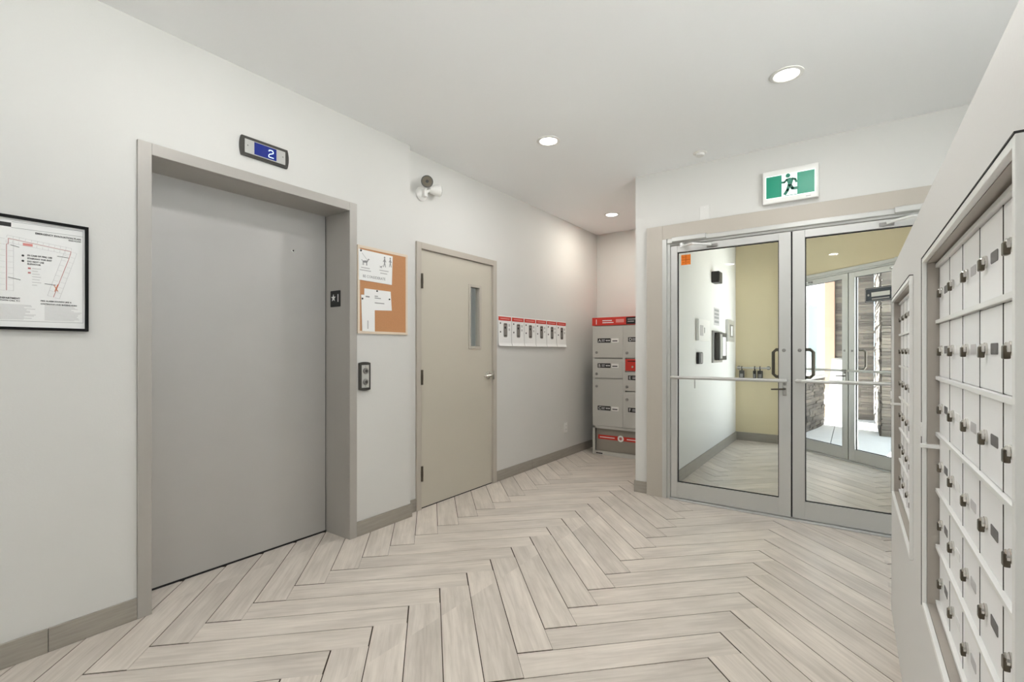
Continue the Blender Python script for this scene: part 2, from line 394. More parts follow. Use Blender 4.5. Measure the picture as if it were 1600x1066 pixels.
# ------------------------------------------------------------------ tile baseboards
def baseboard(name, label, p0, p1, rz, joints, z1=0.098, t=0.011):
    """tiles along local x from p0; p0 world point on the wall face"""
    L_ = math.hypot(p1[0]-p0[0], p1[1]-p0[1])
    o = thing(name, label, 'baseboard', (p0[0], p0[1], 0), rz, kind='structure')
    js = [0] + [j for j in joints if 0.02 < j < L_-0.02] + [L_]
    for a, b in zip(js[:-1], js[1:]):
        box('tile', a+0.001, b-0.001, -t, 0, 0.0005, z1, 'base_tile', o, 0.0015)
    return o
baseboard('baseboard_left', 'grey wood-look tile baseboard before the elevator', (X1, -2.0), (X1, EY0), RZ_LEFT, [0.1, 0.7, 1.3, 1.9, 2.5])
baseboard('baseboard_left_pier', 'grey wood-look tile baseboard under the cork board', (X1, EY1), (X1, XJ+0.011), RZ_LEFT, [])
baseboard('baseboard_left_return', 'short tile baseboard beside the grey door frame', (X2, XJ), (X2, BY0), RZ_LEFT, [])
baseboard('baseboard_left_rear', 'tile baseboard along the alcove wall below the cards', (X2, BY1), (X2, YB), RZ_LEFT, [0.62, 1.22, 1.82])
baseboard('baseboard_back', 'tile baseboard on the end wall behind the parcel locker', (X2+0.011, YB), (XC, YB), 0, [0.6])
baseboard('baseboard_entrance', 'short tile baseboard left of the glass entrance doors', (XC-0.01, YD), (GX0, YD), 0, [], 0.1)
baseboard('baseboard_alcove', 'tile baseboard on the alcove side of the entrance wall', (XC, YB-0.011), (XC, YD-0.011), R(-90), [0.6, 1.2])
baseboard('baseboard_vestibule_left', 'tile baseboard below the intercom panels', (XV, YD+0.14), (XV, YV), RZ_LEFT, [0.57, 1.17, 1.166+0.6, 2.36, 2.96], 0.115)
baseboard('baseboard_vestibule_back', 'tile baseboard below the key box rail', (XV+0.011, YV), (DEX-YV-0.03, YV), 0, [0.5], 0.115)

# ------------------------------------------------------------------ elevator entrance
el = thing('door_1', 'closed grey steel elevator door in a deep grey frame', 'elevator door', (X1, EY0, 0), RZ_LEFT, kind='structure')
EW = EY1 - EY0; FWL, FWR, FH = 0.055, 0.055, 0.055; DEP = 0.25
bm = bmesh.new()
add_box(bm, 0, FWL, -0.012, 0.02, 0, EZ, 0.002); add_box(bm, FWL-0.004, FWL, 0.0195, DEP+0.05, 0, EZ-FH)
bm_obj('jamb', bm, 'elev_frame', el)
bm = bmesh.new()
add_box(bm, EW-FWR, EW, -0.012, 0.02, 0, EZ, 0.002); add_box(bm, EW-FWR, EW-FWR+0.004, 0.0195, DEP+0.05, 0, EZ-FH)
bm_obj('jamb', bm, 'elev_frame', el)
bm = bmesh.new()
add_box(bm, FWL, EW-FWR, -0.011, 0.02, EZ-FH, EZ, 0.002); add_box(bm, FWL, EW-FWR, 0.0195, DEP+0.05, EZ-FH, EZ-FH+0.004)
bm_obj('head', bm, 'elev_frame', el)
dp = box('door_panel', FWL-0.003, EW-FWR-0.004, DEP, DEP+0.035, 0.010, EZ-FH, 'steel_grey', el)
lathe('keyhole', [(0.011, 0), (0.011, 0.001), (0.009, 0.0016)], 'chrome', dp, 'Y', 14, (1.703-EY0, DEP, 1.88))
lathe('key_slot', [(0.0055, 0), (0.0055, 0.0022)], 'gap', dp, 'Y', 10, (1.703-EY0, DEP, 1.88))
box('sill_gap', FWL, EW-FWR, DEP-0.002, DEP+0.05, 0.0, 0.0104, 'gap', el)
box('closing_gap', EW-FWR-0.006, EW-FWR-0.0035, DEP-0.001, DEP+0.01, 0.0, EZ-FH, 'gap', el)
# star 1 floor plate on the right jamb return (faces the elevator opening)
sp = thing('floor_plate', 'black floor marker plate with a white star and 1 on the elevator jamb', 'plate', (-2.832, EY1-FWR, 1.585), 0)
polys('plate', [rrect(-0.054, 0.054, -0.054, 0.054, 0.004)], 0, 0.003, 'black', sp)
st = []
for k in range(10):
    a = R(90 + 36*k); r_ = 0.026 if k % 2 == 0 else 0.0105
    st.append((-0.020 + r_*math.cos(a), 0.006 + r_*math.sin(a)))
polys('star', [st], -0.003, 0.0012, 'paper', sp)
text('numeral', '1', 0.012, -0.022, 0.075, -0.0035, 'paper', sp)

# floor indicator above the elevator
ind = thing('floor_indicator', 'elevator floor indicator with a blue screen showing 2', 'display', (X1, 1.3875, 2.345), RZ_LEFT)
bm = bmesh.new()
P = []
for i in range(9):
    t = -1 + i/4; P.append((0.128 + 0.008*(1-t*t), t*0.053))
P += [(-x, -z) for x, z in P]
a = [bm.verts.new((p[0], -0.014, p[1])) for p in P]; b = [bm.verts.new((p[0], 0, p[1])) for p in P]
bm.faces.new(a); bm.faces.new(b)
for i in range(len(P)): bm.faces.new((a[i], b[i], b[(i+1) % len(P)], a[(i+1) % len(P)]))
bm_obj('bezel', bm, 'charcoal', ind)
box('faceplate', -0.113, 0.113, -0.017, -0.013, -0.037, 0.037, 'alu', ind)
scn = box('screen', -0.063, 0.060, -0.0185, -0.016, -0.033, 0.033, 'screen', ind)
dg = stroke([(0, 0.034), (0.004, 0.042), (0.020, 0.042), (0.025, 0.036), (0.025, 0.028), (0.004, 0.018), (0.0, 0.012), (0.0, 0.002), (0.028, 0.002)], 0.0042)
polys('digit', [[(x+0.016, z-0.024) for x, z in q] for q in dg], -0.0185, 0.0006, 'digit', scn)
for sx in (-0.098, 0.098): lathe('screw', [(0.004, 0), (0.004, 0.001), (0.002, 0.0015)], 'alu_dark', ind, 'Y', 8, (sx, -0.017, 0.004))

# call station
cs = thing('call_station', 'elevator call station with two round buttons below the cork board', 'button panel', (X1, 2.058, 1.064), RZ_LEFT)
bm = bmesh.new(); P = []
for i in range(9):
    t = -1 + i/4; P.append((t*0.044, 0.090 + 0.007*(1-t*t)))
P = P + [(-x, -z) for x, z in P]
a = [bm.verts.new((p[0], -0.016, p[1])) for p in P]; b = [bm.verts.new((p[0], 0, p[1])) for p in P]
bm.faces.new(a); bm.faces.new(b)
for i in range(len(P)): bm.faces.new((a[i], b[i], b[(i+1) % len(P)], a[(i+1) % len(P)]))
bm_obj('bezel', bm, 'charcoal', cs)
box('faceplate', -0.029, 0.029, -0.019, -0.015, -0.076, 0.076, 'alu', cs)
for zz in (0.037, -0.037):
    bt = lathe('button', [(0.021, 0), (0.021, 0.004), (0.018, 0.0045), (0.017, 0.009), (0.012, 0.011)], 'alu_dark', cs, 'Y', 20, (0, -0.019, zz))
    lathe('button_cap', [(0.011, 0), (0.009, 0.0012)], 'charcoal', bt, 'Y', 14, (0, -0.030, zz))
for zz in (0.066, -0.066): lathe('screw', [(0.0035, 0), (0.0035, 0.001)], 'alu_dark', cs, 'Y', 8, (0, -0.019, zz))

# ------------------------------------------------------------------ evacuation plan
EPW, EPH = 0.40, 0.447
ev = thing('evacuation_plan', 'black framed evacuation floor plan hanging before the elevator', 'framed plan', (X1, 0.626-EPW/2, 1.3165), RZ_LEFT)
w2, fw = EPW/2, 0.011
bm = bmesh.new()
add_box(bm, -w2, w2, -0.018, 0, 0, fw, 0.001); add_box(bm, -w2, w2, -0.018, 0, EPH-fw, EPH, 0.001)
add_box(bm, -w2, -w2+fw, -0.018, 0, fw, EPH-fw, 0.001); add_box(bm, w2-fw, w2, -0.018, 0, fw, EPH-fw, 0.001)
bm_obj('frame', bm, 'frame_black', ev)
box('sheet', -w2+fw, w2-fw, -0.008, -0.002, fw, EPH-fw, 'paper', ev)
def ep(px_, py_):
    Y, Z = onX(px_, py_, X1); return (Y - (0.626-EPW/2), Z - 1.3165)
def zp(x, y): return ep(x*140/711, 320 + y*210/1066)
yp = -0.008
L = stroke([zp(655, 215), zp(655, 940)], 0.0012) + stroke([zp(85, 182), zp(655, 258)], 0.0012) + stroke([zp(90, 137), zp(655, 215)], 0.0012) + stroke([zp(0, 918), zp(655, 940)], 0.0012)
L += stroke([(-w2+0.03, zp(655, 215)[1]), (-w2+0.03, zp(655, 940)[1])], 0.0012)
polys('border_lines', L, yp, 0.0004, 'print_grey', ev)
x1_, z1_ = zp(85, 178); x0_, z0_ = zp(0, 132)
polys('title_block', [rect(-w2+0.03, x1_, z1_, z0_)], yp, 0.0005, 'print_dark', ev)
# unit grids of the U shaped building
G_ = []
def band(p, q, w, n):
    dx, dz = q[0]-p[0], q[1]-p[1]; l = math.hypot(dx, dz); nx, nz = -dz/l, dx/l
    for s_ in (-1, 1):
        G_.extend(stroke([(p[0]+nx*w*s_, p[1]+nz*w*s_), (q[0]+nx*w*s_, q[1]+nz*w*s_)], 0.0007))
        for i in range(n+1):
            t = i/n; c = (p[0]+dx*t, p[1]+dz*t)
            G_.extend(stroke([(c[0]+nx*0.004*s_, c[1]+nz*0.004*s_), (c[0]+nx*w*s_, c[1]+nz*w*s_)], 0.0006))
A_, B_, C_, D_ = zp(48, 680), zp(48, 270), zp(560, 375), zp(420, 735)
band(A_, B_, 0.019, 9); band(B_, C_, 0.014, 11); band(C_, D_, 0.019, 9)
polys('unit_outlines', G_, yp, 0.0004, 'print_light', ev)
polys('exit_route', stroke([A_, zp(48, 312), zp(62, 312), B_[0:2] and zp(62, 268), C_, zp(545, 425), D_], 0.0016), yp, 0.0006, 'print_red', ev)
x0_, z0_ = zp(178, 305); x1_, z1_ = zp(255, 335)
polys('you_are_here_mark', [rect(x0_, x1_, z1_, z0_)], yp, 0.0006, 'print_pink', ev)
polys('meeting_mark', stroke([zp(425, 640), zp(455, 690)], 0.002) + stroke([zp(455, 635), zp(430, 690)], 0.002), yp, 0.0007, 'print_orange', ev)
L = []
for a, b in (((80, 320), (150, 340)), ((450, 410), (540, 425)), ((60, 575), (160, 598)), ((350, 628), (440, 640))): L += stroke([zp(*a), zp(*b)], 0.0018)
for cx, cy in ((178, 405), (178, 447)): 
    p = zp(cx, cy); L.append(disc(p[0], p[1], 0.004, 10))
polys('pointer_marks', L, yp, 0.0006, 'print_dark', ev)
def et(name, body, zx, zy, size, m='print_dark', sx=1.0, al='LEFT'):
    p = zp(zx, zy); return text(name, body, p[0], p[1], size, yp-0.0004, m, ev, al, sx, 0, 0.03)
et('lettering', 'EMERGENCY EVACUATION PLAN', 637, 287, 0.0098, sx=0.95, al='RIGHT')
et('lettering', 'MAIN FLOOR', 637, 303, 0.0066, al='RIGHT')
et('lettering', 'IN CASE OF FIRE, USE', 213, 408, 0.0085, sx=0.9)
et('lettering', 'STAIRWAY FOR EXIT', 213, 432, 0.0085, sx=0.9)
et('lettering', 'DO NOT USE', 213, 456, 0.0085, sx=0.95)
et('lettering', 'ELEVATOR', 213, 476, 0.0085, sx=0.95)
et('lettering', 'FIRE DEPARTMENT', 156, 752, 0.0088, al='RIGHT')
et('lettering', 'SASKATOON CALL 911', 156, 770, 0.0074, al='RIGHT')
et('lettering', 'FIRE ALARM SOUNDS LIKE A', 318, 768, 0.0074)
et('lettering', 'CONTINUOUS LOUD BUZZING HORN', 318, 792, 0.0074, sx=0.86)
L = []
random.seed(3)
for k in range(13):
    yy = 800 + k*9.5
    a, b = zp(350, yy), zp(560 + random.random()*85, yy+4); L.append(rect(a[0], b[0], a[1]-0.0008, a[1]+0.0008))
    a, b = zp(0, yy-12), zp(180 + random.random()*115, yy-12); L.append(rect(-w2+0.035, b[0], a[1]-0.0008, a[1]+0.0008))
for k in range(7):
    a, b = zp(218, 503+k*22), zp(268 + random.random()*60, 505+k*22); L.append(rect(a[0]+0.012, b[0], a[1]-0.0009, a[1]+0.0009))
polys('fine_print', L, yp, 0.0004, 'print_light', ev)
polys('legend_marks', [rect(zp(218, y)[0], zp(240, y)[0], zp(218, y)[1]-0.003, zp(218, y)[1]+0.003) for y in (505, 540)], yp, 0.0005, 'print_red', ev)

# ------------------------------------------------------------------ cork board and its papers
cb_y0, cb_y1, cb_z0, cb_z1 = 2.003, 2.440, 1.352, 1.943
cb = thing('cork_board', 'cork notice board in a thin pale frame on the pier', 'notice board', (X1, cb_y0, cb_z0), RZ_LEFT)
bw, bh = cb_y1-cb_y0, cb_z1-cb_z0
box('cork_sheet', 0.01, bw-0.01, -0.008, 0, 0.01, bh-0.01, 'cork', cb)
for b_ in ((0, bw, -0.010, 0, 0, 0.018), (0, bw, -0.010, 0, bh-0.018, bh), (0, 0.018, -0.010, 0, 0.018, bh-0.018), (bw-0.018, bw, -0.010, 0, 0.018, bh-0.018)):
    box('frame_bar', *b_, 'wood_trim', cb, 0.0015)
def cp(zx, zy):
    Y, Z = onX(555 + zx*85/604, 380 + zy*150/1066, X1+0.008); return (Y-cb_y0, Z-cb_z0)
def sheet(name, label, corners, cat='notice', lift=0.0108):
    P = [cp(*c) for c in corners]
    o = thing(name, label, cat, (X1, cb_y0, cb_z0), RZ_LEFT, 'papers pinned to the cork board')
    polys('paper', [P], -lift, 0.0012, 'paper', o)
    return o, -lift-0.0012
p1, y1_ = sheet('pinned_notice', 'large pinned notice with a dog and walkers reading BE CONSIDERATE', [(34, 62), (412, 148), (403, 466), (38, 405)])
def dog(cx, cz, s):
    return [[(cx-1.0*s, cz+0.1*s), (cx-0.9*s, cz-0.35*s), (cx+0.5*s, cz-0.3*s), (cx+0.65*s, cz+0.25*s), (cx+0.2*s, cz+0.3*s)],
            [(cx+0.45*s, cz+0.1*s), (cx+0.65*s, cz+0.0*s), (cx+0.95*s, cz+0.55*s), (cx+1.25*s, cz+0.6*s), (cx+1.2*s, cz+0.75*s), (cx+0.75*s, cz+0.85*s)]] + \
           stroke([(cx-0.85*s, cz-0.2*s), (cx-0.9*s, cz-1.0*s)], 0.16*s) + stroke([(cx-0.6*s, cz-0.2*s), (cx-0.6*s, cz-1.0*s)], 0.16*s) + \
           stroke([(cx+0.4*s, cz-0.2*s), (cx+0.42*s, cz-1.0*s)], 0.15*s) + stroke([(cx+0.2*s, cz-0.2*s), (cx+0.15*s, cz-1.0*s)], 0.15*s) + \
           stroke([(cx-0.95*s, cz+0.05*s), (cx-1.3*s, cz+0.35*s)], 0.12*s)
c = cp(112, 205); d2 = cp(285, 262); wk = cp(322, 215); wk2 = cp(385, 220)
def walker(cx, cz, s): return [disc(cx, cz+1.3*s, 0.26*s, 10)] + stroke([(cx, cz+1.0*s), (cx, cz-0.1*s)], 0.42*s) + stroke([(cx, cz), (cx-0.35*s, cz-1.3*s)], 0.22*s) + stroke([(cx, cz), (cx+0.35*s, cz-1.3*s)], 0.22*s) + stroke([(cx, cz+0.8*s), (cx-0.5*s, cz+0.1*s)], 0.16*s) + stroke([(cx, cz+0.8*s), (cx+0.5*s, cz+0.1*s)], 0.16*s)
polys('dog_drawing', dog(c[0], c[1], 0.026) + stroke([(c[0]+0.012, c[1]+0.012), (c[0]-0.03, c[1]+0.055)], 0.0018), y1_, 0.0005, 'print_grey', p1)
polys('dog_drawing', dog(d2[0], d2[1], 0.011), y1_, 0.0005, 'print_grey', p1)
for w_, s_ in ((wk, 0.026), (wk2, 0.024)): polys('walker_drawing', walker(w_[0], w_[1], s_), y1_, 0.0005, 'print_grey', p1)
q = cp(80, 378); text('lettering', 'BE CONSIDERATE', q[0], q[1], 0.026, y1_-0.0004, 'print_grey', p1, 'LEFT', 0.92, R(0))
for zx, zy, wd in ((62, 268, 0.07), (48, 293, 0.09), (265, 300, 0.08), (275, 332, 0.06)):
    q = cp(zx, zy); polys('caption_line', [rect(q[0], q[0]+wd, q[1]-0.004, q[1]+0.003)], y1_, 0.0004, 'print_light', p1)
p2, y2_ = sheet('pinned_letter', 'white letter sheet pinned crosswise on the cork', [(100, 502), (392, 540), (405, 752), (98, 742)], lift=0.0085)
for zx, zy, wd in ((205, 588, 0.035), (205, 608, 0.06), (205, 662, 0.09)):
    q = cp(zx, zy); polys('text_line', [rect(q[0], q[0]+wd, q[1]-0.003, q[1]+0.003)], y2_, 0.0004, 'print_grey', p2)
for zx, zy in ((240, 533), (378, 625)):
    q = cp(zx, zy); lathe('push_pin', [(0.006, 0), (0.006, 0.003), (0.003, 0.005)], 'print_dark', p2, 'Y', 10, (q[0], y2_, q[1]))
p3, y3_ = sheet('pinned_leaflet', 'narrow white leaflet pinned upright over the letter', [(62, 572), (212, 580), (214, 985), (74, 975)], lift=0.0108)
for zx, zy, wd, hh in ((130, 870, 0.006, 0.05), (112, 595, 0.02, 0.003)):
    q = cp(zx, zy); polys('text_line', [rect(q[0], q[0]+wd*1.6, q[1]-hh, q[1]+0.006)], y3_, 0.0004, 'print_grey' if hh < 0.02 else 'print_light', p3)
q = cp(76, 616); lathe('push_pin', [(0.006, 0), (0.006, 0.003), (0.003, 0.005)], 'print_dark', p3, 'Y', 10, (q[0], y3_, q[1]))
q = cp(52, 75); lathe('push_pin', [(0.007, 0), (0.007, 0.003), (0.004, 0.005)], 'print_dark', p1, 'Y', 10, (q[0]+0.005, y1_, q[1]-0.003))

# ------------------------------------------------------------------ grey steel door
d2o = thing('door_2', 'grey painted steel door with a narrow vision window and lever', 'door', (X2, BY0, 0), RZ_LEFT, kind='structure')
BW = BY1-BY0; jf = 0.05
for nm, x0, x1, z0, z1 in (('jamb', 0, jf, 0, BZ), ('jamb', BW-jf, BW, 0, BZ), ('head', jf, BW-jf, BZ-jf, BZ)):
    bm = bmesh.new(); add_box(bm, x0, x1, -0.016, 0.12, z0, z1, 0.003); bm_obj(nm, bm, 'taupe', d2o)
lx0, lx1, lz0, lz1 = jf+0.003, BW-jf-0.003, 0.008, BZ-jf-0.003
wx0, wx1, wz0, wz1 = 3.218-BY0, 3.385-BY0, 1.258, 1.822
yl0, yl1 = 0.004, 0.048
leaf = boxes('door_leaf', [(lx0, wx0, yl0, yl1, lz0, lz1), (wx1, lx1, yl0, yl1, lz0, lz1), (wx0, wx1, yl0, yl1, lz0, wz0), (wx0, wx1, yl0, yl1, wz1, lz1)], 'taupe_door', d2o)
for b_ in ((wx0-0.004, wx0+0.022, wz0-0.004, wz1+0.004), (wx1-0.022, wx1+0.004, wz0-0.004, wz1+0.004), (wx0+0.022, wx1-0.022, wz0-0.004, wz0+0.02), (wx0+0.022, wx1-0.022, wz1-0.02, wz1+0.004)):
    box('window_bead', b_[0], b_[1], yl0-0.006, yl1, b_[2], b_[3], 'taupe', leaf, 0.002)
box('window_pane', wx0+0.02, wx1-0.02, 0.022, 0.027, wz0+0.018, wz1-0.018, 'glass', leaf)
box('bottom_gap', lx0, lx1, yl0, yl1, 0, 0.0078, 'gap', d2o)
for zz in (0.28, 1.03, 1.78):
    hg = tube('hinge', [(lx0-0.003, -0.021, zz-0.058), (lx0-0.003, -0.021, zz+0.058)], 0.0095, 'bronze', d2o, 10)
    tube('hinge_knuckle', [(lx0-0.003, -0.021, zz-0.02), (lx0-0.003, -0.021, zz+0.02)], 0.0103, 'bronze', hg, 10)
hx, hz = 3.488-BY0, 1.012
lv = lathe('lever_rose', [(0.034, 0), (0.034, 0.006), (0.028, 0.010), (0.014, 0.012), (0.013, 0.045)], 'chrome', d2o, 'Y', 24, (hx, yl0, hz))
tube('lever_handle', [(hx, yl0-0.05, hz), (hx-0.03, yl0-0.052, hz-0.001), (hx-0.08, yl0-0.05, hz-0.004), (hx-0.11, yl0-0.046, hz-0.006)], 0.0085, 'chrome', lv, 10, 0.006)
lathe('lever_hub', [(0.018, 0), (0.018, 0.014), (0.014, 0.018)], 'chrome', lv, 'Y', 18, (hx, yl0-0.04, hz))
box('strike_plate', lx1-0.004, lx1+0.012, -0.0175, 0.0, hz-0.04, hz+0.04, 'chrome', d2o)
# service stair behind the door, seen through the vision window
struct('wall_stairwell', [(X2-1.6, X2-1.5, 2.0, 5.2, 0, H), (X2-1.5, X2-0.14, 1.99, 2.09, 0, H), (X2-1.5, X2-0.14, 5.1, 5.2, 0, H), (X2-1.5, X2-0.14, 2.09, 5.1, H-0.1, H), (X2-1.5, X2-0.15, 2.09, 5.1, -0.1, -0.02)],
       'wall', 'white stairwell seen through the vision window of the grey door')
rl = thing('stair_handrail', 'dark sloping handrail seen through the door window', 'handrail', (X2-1.5, 3.0, 0), 0)
tube('rail', [(0.06, -0.6, 1.05), (0.06, 1.6, 2.1)], 0.022, 'charcoal', rl)
for t in (0.2, 0.8): tube('bracket', [(0.0, -0.6+2.2*t, 1.0+1.05*t), (0.06, -0.6+2.2*t, 1.05+1.05*t)], 0.008, 'charcoal', rl)

# ------------------------------------------------------------------ emergency light heads
em = thing('emergency_light', 'white twin-head emergency light high beside the wall corner', 'emergency light', (X2, 2.64, 2.46), RZ_LEFT)
lathe('base', [(0.055, 0), (0.055, 0.012), (0.045, 0.022), (0.022, 0.03)], 'white_pl', em, 'Y', 24)
box('neck', -0.018, 0.018, -0.06, -0.02, -0.03, 0.03, 'white_pl', em, 0.006)
def head(parent, c, d):
    d = Vector(d).normalized(); c = Vector(c)
    h1 = tube('lamp_head', [c-d*0.05, c-d*0.03, c+d*0.0, c+d*0.035], 0.024, 'white_pl', parent, 20, 0.048)
    tube('lamp_bezel', [c+d*0.033, c+d*0.038], 0.046, 'charcoal', h1, 20)
    tube('reflector', [c+d*0.038, c+d*0.0395], 0.037, 'bronze', h1, 20)
    tube('bulb', [c+d*0.0395, c+d*0.043], 0.012, 'black', h1, 12)
    tube('head_arm', [Vector((0, -0.045, 0)), c-d*0.045], 0.012, 'white_pl', h1, 10)
head(em, (-0.035, -0.10, 0.06), (-0.62, -0.75, -0.12))
head(em, (0.10, -0.06, 0.045), (0.85, -0.35, 0.10))

# ------------------------------------------------------------------ six cards on the wall
cy0, cy1 = 3.632, 4.955; n = 6; cw = (cy1-cy0)/n
card0 = None
ords = ['first card in the row, closest to the grey door frame', 'second card in the row from the grey door', 'third card in the row from the grey door',
        'fourth card in the row from the grey door', 'fifth card in the row from the grey door', 'last card in the row, farthest from the grey door']
card_parts = []
for i in range(n):
    o = thing('instruction_card', 'white card with red heading, ' + ords[i], 'card', (X2, cy0+i*cw, 1.285), RZ_LEFT, 'instruction cards in a row on the wall')
    if i == 0:
        bm = bmesh.new()
        prof = [(0.0, 0.292), (-0.003, 0.2), (-0.004, 0.1), (-0.006, 0.03), (-0.011, 0.012), (-0.018, 0.0)]
        x0, x1 = 0.004, cw-0.006; vv = []
        for (yy, zz) in prof: vv.append([bm.verts.new((x, yy-dy, zz)) for dy in (0.0005, 0.0035) for x in (x0, x1)])
        for a, b in zip(vv[:-1], vv[1:]):
            bm.faces.new((a[2], a[3], b[3], b[2])); bm.faces.new((a[0], a[1], b[1], b[0])); bm.faces.new((a[0], a[2], b[2], b[0])); bm.faces.new((a[1], a[3], b[3], b[1]))
        bm.faces.new((vv[0][0], vv[0][1], vv[0][3], vv[0][2])); bm.faces.new((vv[-1][0], vv[-1][1], vv[-1][3], vv[-1][2]))
        pa = [bm_obj('card_sheet', bm, 'paper', o),
              polys('heading_band', [rect(x0+0.004, x1-0.004, 0.245, 0.282)], -0.0055, 0.0012, 'red', o),
              polys('heading_text', [rect(x0+0.03, x1-0.03, 0.258, 0.268)], -0.0066, 0.0006, 'print_pink', o),
              polys('keypad_picture', [rrect(0.086, 0.148, 0.085, 0.222, 0.016)], -0.0068, 0.0012, 'alu_dark', o),
              polys('keypad_detail', [disc(0.113, 0.178, 0.012, 10), rect(0.098, 0.136, 0.098, 0.104), rect(0.098, 0.136, 0.206, 0.212)], -0.008, 0.0005, 'print_dark', o),
              polys('bullet_marks', [disc(0.035, 0.218, 0.009, 8), disc(0.036, 0.135, 0.009, 8), rect(0.120, 0.160, 0.020, 0.027)], -0.0078, 0.0006, 'print_dark', o),
              polys('caption_lines', [rect(0.168, 0.190, 0.19, 0.215), rect(0.168, 0.190, 0.15, 0.172), rect(0.06, 0.16, 0.060, 0.065), rect(0.06, 0.15, 0.048, 0.053)], -0.0078, 0.0005, 'print_light', o)]
        card_parts = pa
    else:
        for p in card_parts:
            c_ = p.copy(); link(c_); c_.parent = o

# outlet
ou = thing('wall_outlet', 'white duplex outlet low on the alcove wall', 'outlet', (X2, 4.952, 0.34), RZ_LEFT)
box('plate', -0.036, 0.036, -0.006, 0, -0.058, 0.058, 'white_pl', ou, 0.002)
for zz in (0.022, -0.022):
    r_ = box('socket', -0.016, 0.016, -0.008, -0.005, zz-0.014, zz+0.014, 'white_pl', ou, 0.002)
    boxes('slots', [(-0.008, -0.006, -0.0085, -0.0075, zz-0.005, zz+0.006), (0.006, 0.008, -0.0085, -0.0075, zz-0.005, zz+0.006)], 'gap', r_)

# ------------------------------------------------------------------ parcel locker
YL = 5.28; LX = -2.56
lk = thing('parcel_locker', 'grey parcel locker with lettered doors and red header in the alcove', 'parcel locker', (LX, YL, 0), 0)
LW, LH = 0.83, 1.59
c0, c1, c2, c3 = 0.034, 0.385, 0.415, 0.79
zt, zb = 1.535, 0.345
boxes('cabinet', [(0, 0.02, 0, 0.45, 0, LH), (LW-0.02, LW, 0, 0.45, 0, LH), (0.02, LW-0.02, 0.02, 0.45, 0.335, LH), (0.02, LW-0.02, 0.15, 0.45, 0.0, 0.335), (0.0, 0.034, -0.002, 0.0, 0, zt), (c1, c2, -0.002, 0.02, zb-0.01, zt), (c3, LW, -0.002, 0.0, 0, zt), (0.0, LW, -0.002, 0.02, zb-0.03, zb), (0.02, LW-0.02, -0.002, 0.02, 0.0, 0.045)], 'locker', lk)
hb = box('header_band', -0.004, LW+0.004, -0.006, 0.45, zt+0.006, 1.636, 'red', lk, 0.002)
text('numeral', '1', 0.03, 1.556, 0.085, -0.0065, 'paper', hb)
polys('header_text', [rect(0.13, 0.25, 1.592, 1.602), rect(0.13, 0.27, 1.568, 1.578)], -0.006, 0.0006, 'paper', hb)
polys('header_note', [rect(0.30, 0.40, 1.57, 1.61)], -0.006, 0.0006, 'print_pink', hb)
polys('header_black_panel', [rect(0.425, 0.66, 1.548, 1.628)], -0.006, 0.0008, 'black', hb)
polys('header_black_text', [rect(0.445, 0.55, 1.60, 1.608), rect(0.445, 0.52, 1.575, 1.583)], -0.0068, 0.0005, 'print_light', hb)
doors = [('A', c0, c1, 1.155, zt), ('B', c0, c1, 0.915, 1.147), ('C', c0, c1, zb, 0.907), ('D', c2, c3, 1.155, zt), ('', c2, c3, 1.005, 1.147), ('E', c2, c3, 0.775, 0.997), ('F', c2, c3, zb, 0.767)]
for (ch, a, b, z0, z1) in doors:
    dr = box('locker_door', a, b, -0.006, 0.015, z0+0.003, z1-0.003, 'locker' if ch else 'red', lk, 0.003)
    if ch:
        zc = {'A': 1.362, 'B': 1.065, 'C': 0.56, 'D': 1.37, 'E': 0.93, 'F': 0.56}[ch]
        polys('label_plate', [rect(a+0.035, a+0.20, zc-0.026, zc+0.026)], -0.006, 0.001, 'black', dr)
        text('letter', ch, a+0.045, zc-0.017, 0.05, -0.0072, 'paper', dr)
        polys('label_text', [rect(a+0.085, a+0.13, zc+0.004, zc+0.012), rect(a+0.085, a+0.125, zc-0.012, zc-0.004), rect(a+0.14, a+0.165, zc-0.008, zc+0.008), rect(a+0.17, a+0.192, zc-0.008, zc+0.008)], -0.007, 0.0005, 'print_light', dr)
        polys('paper_label', [rect(a+0.212, a+0.30, zc-0.024, zc+0.024)], -0.006, 0.0008, 'white_pl', dr)
        polys('paper_label_text', [rect(a+0.222, a+0.285, zc-0.012, zc)], -0.0068, 0.0005, 'print_dark', dr)
        zl = {'A': z0+0.065, 'B': z0+0.05, 'C': z1-0.09, 'D': z0+0.06, 'E': z0+0.05, 'F': z1-0.09}[ch]
        lathe('lock', [(0.016, 0), (0.016, 0.006), (0.010, 0.010)], 'alu_dark', dr, 'Y', 14, (a+0.022, -0.006, zl))
    else:
        box('mail_slot', a+0.03, b-0.03, -0.008, -0.005, z1-0.03, z1-0.02, 'gap', dr)
        lathe('lock', [(0.012, 0), (0.012, 0.006)], 'chrome', dr, 'Y', 14, ((a+b)/2-0.1, -0.006, (z0+z1)/2-0.02))
kp = box('kick_panel', 0.034, c3, 0.03, 0.05, 0.045, zb-0.03, 'locker_side', lk)
st_ = polys('red_strip', [rect(0.06, 0.70, 0.185, 0.235)], 0.03, 0.002, 'red', kp)
polys('strip_text', [rect(0.08, 0.27, 0.204, 0.214), rect(0.42, 0.62, 0.204, 0.214)], 0.028, 0.0005, 'paper', kp)
polys('strip_badge', [disc(0.345, 0.21, 0.038, 20)], 0.028, 0.001, 'paper', kp)
polys('strip_badge_mark', [disc(0.345, 0.21, 0.018, 12)] , 0.027, 0.0005, 'print_red', kp)
polys('maker_plate', [rect(0.045, 0.13, 0.012, 0.026)], -0.002, 0.0008, 'print_dark', lk)

